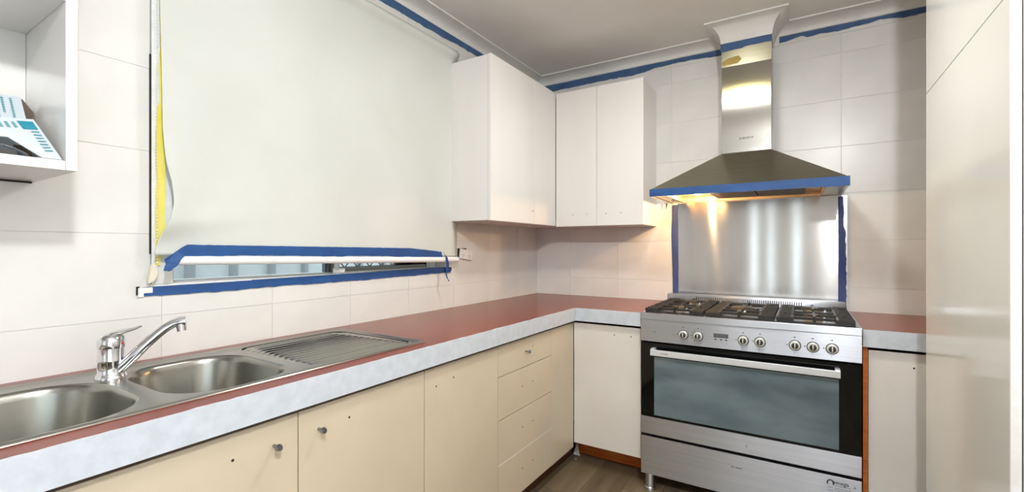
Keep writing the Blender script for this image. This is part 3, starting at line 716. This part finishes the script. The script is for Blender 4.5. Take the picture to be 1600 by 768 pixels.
# sill tape: face plus lip over the sill edge
t = thing(TN, 'dark blue masking tape wrapped along the window sill edge', 'tape', (0.004, 1.25, 1.09))
SA = [(0.0015, 0.578, 1.101), (0.0015, 0.9, 1.103), (0.0015, 1.5, 1.108), (0.0015, 1.965, 1.112)]
SBt = [(0.0035, 0.576, 1.075), (0.0035, 0.9, 1.073), (0.0035, 1.5, 1.078), (0.0035, 1.96, 1.084)]
join_strip(t, 'tape_face', SA, SBt, 'blue_tape', None, th=0.002, noise=0.0009)
join_strip(t, 'tape_lip', [(0.0015, y, z + 0.0005) for (_, y, z) in SA[1:]], [(-0.010, y, z + 0.001) for (_, y, z) in SA[1:]], 'blue_tape', None, noise=0.0008)
bm = bmesh.new(); box(bm, 0.0005, 0.007, 0.566, 0.602, 1.083, 1.100, bev=0.0025); box(bm, 0.0005, 0.006, 0.566, 0.580, 1.072, 1.084, bev=0.002); obj('filler_blob', bm, 'white_edge', t, True, 'smear of white filler over the tape end')
bm = bmesh.new(); box(bm, 0.0002, 0.0012, 0.562, 0.571, 1.078, 1.104); obj('gap', bm, 'dark_gap', t)
bm = bmesh.new(); box(bm, 0.001, 0.014, 1.945, 1.985, 1.082, 1.104, bev=0.004); box(bm, 0.001, 0.012, 1.975, 1.995, 1.090, 1.112, bev=0.003); obj('tape_wad', bm, 'blue_tape', t, True)
strip(TN, [(e, 1.25, 2.407), (e, 2.32, 2.407)], [(e, 1.25, 2.365), (e, 1.8, 2.366), (e, 2.05, 2.372), (e, 2.32, 2.376)], 'blue_tape_matt', 'dull blue masking tape under the cornice above the window', noise=0.0014)
yb = Y1 - e
strip(TN, [(0.05, yb, 2.399), (CHX0 - 0.004, yb, 2.399)], [(0.05, yb, 2.350), (0.5, yb, 2.353), (0.8, yb, 2.352), (0.86, yb, 2.368), (1.15, yb, 2.372), (CHX0 - 0.004, yb, 2.360)], 'blue_tape_matt', 'dull blue masking tape under the cornice from corner to chimney', noise=0.0014)
strip(TN, [(CHX1 + 0.03, yb, 2.399), (X1 - 0.02, yb, 2.399)], [(CHX1 + 0.03, yb, 2.366), (1.66, yb, 2.382), (1.68, yb, 2.37), (1.95, yb, 2.372), (2.0, yb, 2.385), (2.1, yb, 2.372), (X1 - 0.02, yb, 2.368)], 'blue_tape_matt', 'dull blue masking tape under the cornice from chimney to pantry', noise=0.0016)
# thin ridge of paint where tiling stops under the tape
struct('trim_4', B(0.878, 1.28, Y1 - 0.004, Y1 + 0.003, 2.352, 2.362, bev=0.001), 'tile')
struct('trim_5', B(CHX1 + 0.005, X1, Y1 - 0.004, Y1 + 0.003, 2.352, 2.362, bev=0.001), 'tile')

# ------------------------------------------------------------------ POWER OUTLET
po_ = thing('power_outlet', 'white power outlet hanging crooked off the tiles beside the blind', 'outlet', (0.004, 2.12, 1.18))
def tilt(bm, c, ang, axis='X', yaw=0.0):
    R = Matrix.Translation(c) @ Matrix.Rotation(math.radians(yaw), 4, 'Z') @ Matrix.Rotation(math.radians(ang), 4, axis) @ Matrix.Translation(-Vector(c))
    for v in bm.verts: v.co = R @ v.co
cc = (0.012, 2.122, 1.180)
bm = B(0.006, 0.016, 2.066, 2.178, 1.152, 1.208, bev=0.003); tilt(bm, cc, -7, 'X', 0); obj('faceplate', bm, 'white_plastic', po_, True)
for (yy, zz2) in ((2.09, 1.193), (2.15, 1.193)):
    bm = B(0.0155, 0.020, yy - 0.007, yy + 0.007, zz2 - 0.005, zz2 + 0.005, bev=0.0015); tilt(bm, cc, -7); obj('switch', bm, 'white_plastic', po_)
for yy in (2.09, 2.15):
    bm = bmesh.new()
    for (dy, dz) in ((-0.008, 0.004), (0.008, 0.004), (0, -0.009)): box(bm, 0.0158, 0.0164, yy + dy - 0.0015, yy + dy + 0.0015, 1.170 + dz - 0.005, 1.170 + dz + 0.005)
    tilt(bm, cc, -7); obj('pin_slots', bm, 'print_grey', po_)
obj('wall_opening', B(0.0003, 0.0014, 2.058, 2.14, 1.16, 1.216), 'dark_gap', po_)

# ------------------------------------------------------------------ RANGEHOOD
HX0, HX1, HY, HZ0, HZ1 = 0.962, 1.838, 2.515, 1.495, 1.533
hd = thing('rangehood', 'stainless steel chimney rangehood with pyramid canopy over the range cooker', 'rangehood', (1.4, 2.75, 1.495))
bm = bmesh.new()
yw = Y1 - 0.002
ft = 0.012
# skirt band (four thin walls)
box(bm, HX0, HX1, HY, HY + ft, HZ0, HZ1); box(bm, HX0, HX0 + ft, HY + ft, yw, HZ0, HZ1); box(bm, HX1 - ft, HX1, HY + ft, yw, HZ0, HZ1)
obj('skirt', bm, 'steel_hood', hd)
bm = bmesh.new()
lo = [(HX0, HY, HZ1), (HX1, HY, HZ1), (HX1, yw, HZ1), (HX0, yw, HZ1)]; hi = [(CHX0 - 0.002, CHY - 0.002, 1.738), (CHX1 + 0.002, CHY - 0.002, 1.738), (CHX1 + 0.002, yw, 1.738), (CHX0 - 0.002, yw, 1.738)]
a = [bm.verts.new(p) for p in lo]; b = [bm.verts.new(p) for p in hi]
for k in range(4): bm.faces.new((a[k], a[(k + 1) % 4], b[(k + 1) % 4], b[k]))
bm.faces.new(b); bm.faces.new(list(reversed(a)))
obj('canopy', bm, 'steel_hood', hd)
bm = bmesh.new(); box(bm, CHX0, CHX1, CHY, yw, 1.7385, 2.360, bev=0.0015); chm = obj('chimney', bm, 'steel_chimney', hd)
bm = bmesh.new(); box(bm, CHX0 - 0.001, CHX1 + 0.001, CHY - 0.0010, CHY + 0.02, 2.215, 2.340); obj('chimney_sleeve', bm, 'steel_hood', chm)
bm = bmesh.new(); prism(bm, [(CHX0 + 0.004, 2.225), (CHX0 + 0.08, 2.226), (CHX0 + 0.10, 2.245), (CHX0 + 0.085, 2.268), (CHX0 + 0.03, 2.26), (CHX0 + 0.004, 2.245)], 'y', CHY - 0.0016, CHY - 0.0008); obj('glue_stain', bm, 'stain', chm, label='yellowish glue stain below the tape')
obj('lettering', text_on_y('BOSCH', 0.0155, 1.413, CHY - 0.0006, 1.8135, spacing=1.05), 'print_dark', chm)
bm = bmesh.new()
def ring_y(bm, x, y, z, r0, r1, n=20, a0=0, a1=360):
    va, vb = [], []
    m = n if a1 - a0 >= 360 else n + 1
    for k in range(m):
        t_ = math.radians(a0 + (a1 - a0) * k / n); va.append(bm.verts.new((x + r0 * math.cos(t_), y, z + r0 * math.sin(t_)))); vb.append(bm.verts.new((x + r1 * math.cos(t_), y, z + r1 * math.sin(t_))))
    for k in range(n if m == n else n):
        j = (k + 1) % m
        bm.faces.new((va[k], va[j], vb[j], vb[k]))
ring_y(bm, 1.377, CHY - 0.0006, 1.8135, 0.0050, 0.0062)
for dx in (-0.0022, 0.0022): box(bm, 1.377 + dx - 0.0005, 1.377 + dx + 0.0005, CHY - 0.0008, CHY - 0.0002, 1.8105, 1.8165)
box(bm, 1.3748, 1.3792, CHY - 0.0008, CHY - 0.0002, 1.8131, 1.8139)
obj('logo', bm, 'print_dark', chm)
# underside: side margins, lining, filter, lamps
for (xa, xc) in ((HX0 + ft, 1.035), (1.752, HX1 - ft)): obj('side_margin', B(xa, xc, HY + ft, yw, HZ0 + 0.004, HZ0 + 0.010), 'steel_hood', hd)
bm = bmesh.new(); box(bm, 1.0352, 1.7518, HY + ft, yw, HZ0 + 0.030, HZ0 + 0.036); box(bm, 1.0352, 1.041, HY + ft, yw, HZ0 + 0.004, HZ0 + 0.0298); box(bm, 1.746, 1.7518, HY + ft, yw, HZ0 + 0.004, HZ0 + 0.0298)
box(bm, 1.0412, 1.7458, yw - 0.03, yw, HZ0 + 0.002, HZ0 + 0.0298); obj('lining', bm, 'hood_lining', hd)
for (xa, xc) in ((1.24, 1.455), (1.46, 1.675)):
    f = obj('grease_filter', B(xa, xc, 2.60, 2.93, HZ0 + 0.012, HZ0 + 0.0295, bev=0.003), 'filter', hd)
    bm = bmesh.new(); box(bm, (xa + xc) / 2 - 0.02, (xa + xc) / 2 + 0.02, 2.62, 2.632, HZ0 + 0.008, HZ0 + 0.0122); obj('filter_latch', bm, 'dark_plastic', f)
for (lx, on) in ((1.165, True), (1.715, False)):
    bm = bmesh.new(); lathe(bm, (lx, 2.74, HZ0 + 0.0295), [(0.028, 0.0), (0.028, -0.004), (0.020, -0.006), (0.010, -0.012), (0.003, -0.013)], 20)
    lm = obj('hood_lamp', bm, 'lamp_glass' if on else 'white_plastic', hd, True)
l = bpy.data.lights.new('hood_bulb', 'POINT'); l.energy = 10.0; l.color = (1.0, 0.62, 0.30); l.shadow_soft_size = 0.012
lo_ = bpy.data.objects.new('hood_bulb', l); C.objects.link(lo_); lo_.location = (1.165, 2.74, HZ0 + 0.004)
# tape on hood
t = thing(TN, 'bright blue masking tape wrapped round the rangehood rim', 'tape', (1.4, HY - 0.002, 1.51))
join_strip(t, 'tape_band', [(HX0 - 0.001, HY - 0.001, 1.5345), (1.4, HY - 0.001, 1.535), (HX1 + 0.002, HY - 0.001, 1.537)], [(HX0 - 0.001, HY - 0.001, 1.4945), (1.4, HY - 0.001, 1.4945), (HX1 + 0.002, HY - 0.001, 1.4935)], 'blue_tape', None, th=0.0014, noise=0.0004)
join_strip(t, 'tape_end', [(HX1 + 0.0012, HY - 0.001, 1.537), (HX1 + 0.0012, HY + 0.03, 1.536)], [(HX1 + 0.0012, HY - 0.001, 1.4935), (HX1 + 0.0012, HY + 0.03, 1.4945)], 'blue_tape', None, noise=0.0006)
join_strip(t, 'tape_end', [(HX0 - 0.0012, HY - 0.001, 1.5345), (HX0 - 0.0012, HY + 0.03, 1.5345)], [(HX0 - 0.0012, HY - 0.001, 1.4945), (HX0 - 0.0012, HY + 0.03, 1.4945)], 'blue_tape', None, noise=0.0006)
yc = CHY - 0.0030
strip(TN, [(CHX0 - 0.006, yc, 2.345), (CHX1 + 0.001, yc, 2.345)], [(CHX0 - 0.006, yc, 2.300), (1.385, yc, 2.305), (1.40, yc, 2.312), (CHX1 + 0.001, yc, 2.308)], 'blue_tape_matt', 'dull blue masking tape across the chimney top below the cornice box', noise=0.001)

# ------------------------------------------------------------------ SPLASHBACK
sb = tag(obj('splashback', B(1.006, 1.862, Y1 - 0.006, Y1 - 0.0012, 0.86, 1.4945), 'steel_splash'), 'brushed steel splashback sheet behind the range cooker', 'splashback')
ys_ = Y1 - 0.0072
strip(TN, [(0.973, ys_, 1.486), (0.972, ys_, 1.40), (0.968, ys_, 1.3), (0.974, ys_, 1.1), (0.977, ys_, 0.90)], [(1.008, ys_, 1.486), (1.007, ys_, 1.40), (1.007, ys_, 1.3), (1.009, ys_, 1.1), (1.010, ys_, 0.90)], 'blue_tape_smear', 'dark blue masking tape down the left edge of the steel splashback', noise=0.0005)
strip(TN, [(1.822, ys_, 1.49), (1.824, ys_, 1.2), (1.822, ys_, 0.89)], [(1.845, ys_, 1.49), (1.850, ys_, 1.40), (1.848, ys_, 1.35), (1.858, ys_, 1.3), (1.86, ys_, 1.1), (1.86, ys_, 0.89)], 'blue_tape_smear', 'smeared dark blue masking tape down the right edge of the splashback', noise=0.0015)
strip('tape_scrap', [(0.940, 2.955, 1.494), (0.940, 2.955, 1.462)], [(0.951, 2.955, 1.494), (0.944, 2.955, 1.462)], 'dark_plastic', 'tiny dark scrap hanging under the left end of the rangehood', noise=0.001, seg=0.006)

# ------------------------------------------------------------------ RANGE COOKER
RX0, RX1, RY = 0.967, 1.866, 2.331
HT = 0.893
rg = thing('range_cooker', 'wide stainless steel gas range cooker with black glass oven door', 'cooker', (1.415, 2.63, 0))
obj('body', B(RX0 + 0.002, RX1 - 0.002, RY + 0.045, 2.925, 0.083, HT - 0.034), 'dark_plastic', rg)
bm = bmesh.new(); box(bm, RX0 - 0.002, RX1 + 0.001, RY - 0.004, 2.928, HT - 0.033, HT, bev=0.003); obj('hob_top', bm, 'steel', rg)
bm = bmesh.new(); box(bm, RX0, RX1, RY, RY + 0.044, 0.7505, HT - 0.0335, bev=0.0015); cp = obj('control_panel', bm, 'steel', rg)
dx0, dx1 = RX0 + 0.003, RX1 - 0.003
bm = bmesh.new(); box(bm, dx0, dx1, RY + 0.001, RY + 0.042, 0.372, 0.742, bev=0.0015); od = obj('oven_door', bm, 'black_glass', rg)
bm = bmesh.new(); box(bm, 1.034, 1.789, RY + 0.0002, RY + 0.0014, 0.384, 0.675); obj('door_window', bm, 'oven_glass', od, label='hazy oven window with the room reflection coloured in blue-grey')
bm = bmesh.new(); box(bm, dx0 - 0.002, dx1 + 0.002, RY, RY + 0.042, 0.286, 0.3715, bev=0.0015); obj('door_kick', bm, 'steel', rg)
bm = bmesh.new(); box(bm, dx0 - 0.002, dx1 + 0.002, RY, RY + 0.042, 0.083, 0.273, bev=0.0015); dw = obj('warming_drawer', bm, 'steel', rg)
bm = bmesh.new(); box(bm, 1.027, 1.792, 2.283, 2.293, 0.690, 0.719, bev=0.002); hn = obj('handle', bm, 'handle_alu', od)
for x in (1.036, 1.783): obj('handle_mount', B(x - 0.009, x + 0.009, 2.2935, RY + 0.0008, 0.696, 0.722, bev=0.002), 'handle_alu', od)
obj('handle_lettering', text_on_y('omega', 0.013, 1.095, 2.2827, 0.706), 'print_grey', od)
bm = bmesh.new()
for (a, b) in ((1.383, 1.397), (1.402, 1.428)): prism(bm, [(a, 0.2135), (b, 0.2135), (b, 0.2165), (a, 0.2165)], 'y', RY - 0.0005, RY)
obj('badge', bm, 'print_dark', dw)
bm = bmesh.new(); prism(bm, [(1.446, 0.318), (1.449, 0.318), (1.449, 0.326), (1.446, 0.326)], 'y', RY - 0.0004, RY); obj('door_mark', bm, 'print_dark', od)
for x in (1.008, 1.825):
    for y in (2.352, 2.86):
        bm = bmesh.new(); lathe(bm, (x, y, 0.0), [(0.027, 0.0005), (0.027, 0.014), (0.023, 0.018), (0.023, 0.083)], 20); obj('foot', bm, 'steel', rg, True)
# energy sticker
bm = bmesh.new(); box(bm, 1.740, 1.860, RY - 0.0006, RY - 0.0001, 0.140, 0.266); st = obj('sticker', bm, 'sticker', dw, label='pale rating sticker with dark printing')
obj('sticker_name', text_on_y('omega', 0.0215, 1.794, RY - 0.0010, 0.2475, spacing=1.0), 'print_dark', dw)
bm = bmesh.new(); ring_y(bm, 1.760, RY - 0.0010, 0.243, 0.0085, 0.0135, 24, -40, 220); obj('sticker_logo', bm, 'print_dark', dw)
bm = bmesh.new(); prism(bm, [(1.837, 0.2385), (1.847, 0.2385), (1.842, 0.2475)], 'y', RY - 0.0012, RY - 0.0007); obj('sticker_triangle', bm, 'print_grey', dw)
bm = bmesh.new()
for (za, xa, xc) in ((0.233, 1.776, 1.83), (0.222, 1.776, 1.85), (0.214, 1.776, 1.84), (0.203, 1.776, 1.85), (0.195, 1.776, 1.845), (0.222, 1.752, 1.768), (0.21, 1.752, 1.768)):
    x = xa
    while x < xc:
        wd = random.uniform(0.004, 0.010); prism(bm, [(x, za), (min(xc, x + wd), za), (min(xc, x + wd), za + 0.003), (x, za + 0.003)], 'y', RY - 0.0010, RY - 0.0007); x += wd + 0.0025
obj('sticker_print', bm, 'print_grey', dw)
# knobs
bm = bmesh.new(); lathe(bm, (0, 0, 0), [(0.0230, 0.0), (0.0230, 0.003), (0.0208, 0.0045)], 28, 'y'); k_ring = mesh_from(bm, 'knob_ring', 'dark_plastic', True)
bm = bmesh.new(); lathe(bm, (0, 0, 0), [(0.0198, 0.0), (0.0198, 0.007), (0.0175, 0.0085), (0.0135, 0.009)], 28, 'y'); k_skirt = mesh_from(bm, 'knob', 'knob_white', True)
bm = bmesh.new(); lathe(bm, (0, 0, 0), [(0.0125, 0.0), (0.0125, 0.011), (0.010, 0.013)], 24, 'y'); k_core = mesh_from(bm, 'knob_core', 'dark_plastic', True)
bm = bmesh.new(); box(bm, -0.0022, 0.0022, -0.022, 0.0, -0.009, 0.012, bev=0.001); k_grip = mesh_from(bm, 'knob_grip', 'knob_white', True)
for x in (1.174, 1.241, 1.434, 1.501, 1.634, 1.699, 1.766):
    rgk = inst('knob', k_skirt, (x, RY - 0.001, 0.799), rg)
    for me in (k_ring, k_core, k_grip):
        o = bpy.data.objects.new(me.name.split('.')[0], me); C.objects.link(o); o.parent = rgk; o.location = (0, -0.006 if me is k_core else (0.0012 if me is k_ring else 0), 0)
        if me is k_ring: o.location.y = 0.001
bm = bmesh.new()
for i, x in enumerate((1.174, 1.241, 1.434, 1.501, 1.634, 1.699, 1.766)):
    cyl(bm, (x, RY + 0.001, 0.834), (x, RY - 0.0004, 0.834), 0.0028, n=8); cyl(bm, (x - 0.029, RY + 0.001, 0.799), (x - 0.029, RY - 0.0004, 0.799), 0.0026, n=8); cyl(bm, (x - 0.002, RY + 0.001, 0.767), (x - 0.002, RY - 0.0004, 0.767), 0.0016, n=8)
    if i > 3: box(bm, x - 0.007, x - 0.003, RY - 0.0004, RY + 0.001, 0.833, 0.835)
for ang in (30, 150, 205, 235, 60, 120): 
    a = math.radians(ang); cyl(bm, (1.241 + 0.030 * math.cos(a), RY + 0.001, 0.799 + 0.030 * math.sin(a)), (1.241 + 0.030 * math.cos(a), RY - 0.0004, 0.799 + 0.030 * math.sin(a)), 0.0022, n=8)
for x in (1.318, 1.342, 1.364):
    box(bm, x - 0.0045, x + 0.0035, RY - 0.0004, RY + 0.001, 0.7885, 0.7945)
    box(bm, x - 0.002, x + 0.002, RY - 0.0004, RY + 0.001, 0.7785, 0.7795)
box(bm, 1.032, 1.040, RY - 0.0004, RY + 0.001, 0.8000, 0.8025)
obj('dial_marks', bm, 'print_dark', cp)
obj('clock_display', B(1.309, 1.372, RY - 0.0012, RY + 0.001, 0.8005, 0.8195, bev=0.0015), 'display', cp)
# rear riser with vent slots
bm = bmesh.new(); box(bm, RX0 + 0.002, 1.846, 2.868, 2.9275, HT + 0.0003, 0.944, bev=0.006); rs = obj('rear_riser', bm, 'steel', rg, True)
bm = bmesh.new()
for k in range(52): box(bm, 1.135 + 0.0102 * k, 1.139 + 0.0102 * k, 2.8672, 2.870, 0.905, 0.932)
obj('vent_slots', bm, 'dark_gap', rs)
# burners
for (x, y, r) in ((1.12, 2.47, 0.035), (1.12, 2.75, 0.045), (1.41, 2.61, 0.06), (1.70, 2.47, 0.035), (1.70, 2.75, 0.045)):
    bm = bmesh.new(); lathe(bm, (x, y, HT), [(r * 1.1, 0.0003), (r * 1.1, 0.003), (r * 0.8, 0.006), (r * 0.75, 0.016), (r, 0.018), (r, 0.020)], 28); bo = obj('burner', bm, 'burner_alu', rg, True)
    bm = bmesh.new(); lathe(bm, (x, y, HT + 0.0202), [(r * 0.9, 0.0), (r * 0.95, 0.003), (r * 0.8, 0.007), (r * 0.2, 0.008)], 28); obj('burner_cap', bm, 'iron', bo, True)
    bm = bmesh.new(); cyl(bm, (x + r * 1.25, y - 0.01, HT + 0.0003), (x + r * 1.25, y - 0.01, HT + 0.018), 0.004, n=10); obj('igniter', bm, 'white_plastic', bo)
# grates
gz = HT + 0.026
def grate(x0, x1, lb, ends):
    bm = bmesh.new(); y0, y1 = 2.352, 2.855; th = 0.010
    zt0, zt1 = gz - 0.012, gz
    for (xa, side) in ((x0, 0), (x1, 1)):
        if not ends[side]: continue
        wdt = 0.064; xa0, xa1 = (xa, xa + wdt) if side == 0 else (xa - wdt, xa)
        ny_ = 9
        for k in range(ny_):      # flat slats over the end
            ya = y0 + 0.02 + (y1 - y0 - 0.04) * k / (ny_ - 1); box(bm, xa0 + 0.008, xa1, ya - 0.0075, ya + 0.0075, gz - 0.008, gz, bev=0.0015)
            if k % 2 == 0: box(bm, xa0 + 0.002 if side == 0 else xa1 - 0.010, xa0 + 0.010 if side == 0 else xa1 - 0.002, ya - 0.008, ya + 0.008, HT + 0.002, gz - 0.008)
        xs_ = xa0 + 0.001 if side == 0 else xa1 - 0.011
        box(bm, xs_, xs_ + 0.010, y0, y1, gz - 0.020, gz - 0.006, bev=0.0015)
        xi = xa1 - 0.010 if side == 0 else xa0
        box(bm, xi, xi + 0.010, y0, y1, gz - 0.022, gz - 0.002, bev=0.0015)
        box(bm, xa0, xa1, y0 - 0.004, y0 + 0.006, gz - 0.020, gz - 0.004, bev=0.0015); box(bm, xa0, xa1, y1 - 0.006, y1 + 0.004, gz - 0.020, gz - 0.004, bev=0.0015)
        for yy in (y0, y1 - 0.012): box(bm, xs_, xs_ + 0.012, yy, yy + 0.012, HT + 0.0004, gz - 0.02)
        for yy in (y0, y1 - 0.012): box(bm, xi, xi + 0.010, yy, yy + 0.012, HT + 0.0004, gz - 0.02)
    for yy in (y0 + 0.03, (y0 + y1) / 2 - 0.005, y1 - 0.03): box(bm, x0 + 0.03, x1 - 0.03, yy, yy + th, gz - 0.014, gz - 0.003, bev=0.0015)
    xm = (x0 + x1) / 2
    for (yc_, l_) in ((2.47, 0.10), (2.75, 0.10)):
        for (dx, dy) in ((1, 0), (-1, 0), (0, 1), (0, -1)):
            xa, ya = xm + dx * 0.02, yc_ + dy * 0.02; xe, ye = xm + dx * 0.11, yc_ + dy * 0.10
            box(bm, min(xa, xe) - (0 if dx else 0.005), max(xa, xe) + (0 if dx else 0.005), min(ya, ye) - (0 if dy else 0.005), max(ya, ye) + (0 if dy else 0.005), gz - 0.012, gz + 0.002, bev=0.0015)
            box(bm, xe - 0.005, xe + 0.005, ye - 0.005, ye + 0.005, HT + 0.0004, gz + 0.004)
    box(bm, x0 + 0.004, x1 - 0.004, y0 - 0.002, y0 + 0.006, HT + 0.001, HT + 0.007)
    t = thing('pan_support', lb, 'pan support', (xm, 2.6, HT), 'cast-iron pan supports')
    obj('grate_bars', bm, 'iron', t)
grate(0.985, 1.262, 'black cast-iron pan support over the burners next to the corner cabinet', (1, 1))
grate(1.270, 1.556, 'black cast-iron pan support over the middle burner', (1, 1))
grate(1.564, 1.846, 'black cast-iron pan support over the burners next to the pantry side', (1, 1))

# ------------------------------------------------------------------ PANTRY
pn = thing('pantry_cupboard', 'tall glossy cream pantry cupboard with a small door above a long door', 'cupboard', (2.33, 1.77, 0))
PX, PY0, PY1 = 2.030, 1.382, 2.153
obj('carcass', B(PX + 0.0205, X1 - 0.001, PY0 + 0.002, PY1 - 0.001, 0.0005, ZC - 0.001), 'white_edge', pn)
obj('door', B(PX, PX + 0.018, PY0, PY1, 0.09, 1.758, bev=0.0012), 'pantry', pn)
obj('door', B(PX, PX + 0.018, PY0, PY1, 1.7615, ZC - 0.004, bev=0.0012), 'pantry', pn)
for (z0, z1) in ((0.09, 1.7575), (1.7620, ZC - 0.004)): obj('edge_band', B(PX + 0.0012, PX + 0.0168, PY0 - 0.0008, PY0 - 0.0001, z0 + 0.001, z1 - 0.001), 'white_edge', pn, label='white painted door edge')
bm = bmesh.new(); box(bm, PX + 0.0182, PX + 0.0203, PY0 + 0.003, PY1 - 0.003, 0.09, ZC - 0.004); obj('door_gap', bm, 'dark_gap', pn)

# ------------------------------------------------------------------ SMALL BITS ON THE FLOOR
bm = bmesh.new(); prism(bm, [(0.516, 0.0008), (0.556, 0.0008), (0.552, 0.012), (0.545, 0.05), (0.541, 0.082), (0.535, 0.06), (0.520, 0.02)], 'y', 2.50, 2.512)
for v in bm.verts: v.co.y += 0.006 * math.sin(v.co.z * 90 + v.co.x * 50)
tag(obj('plastic_scrap', bm, 'white_plastic'), 'crumpled white plastic scrap in the floor corner by the kickboards', 'scrap')
bm = bmesh.new(); lathe(bm, (0.553, 2.455, 0.0003), [(0.006, 0.0), (0.0065, 0.001), (0.004, 0.002)], 7); tag(obj('paint_chip', bm, 'white_plastic'), 'tiny white paint chip on the dark floor', 'paint chip')
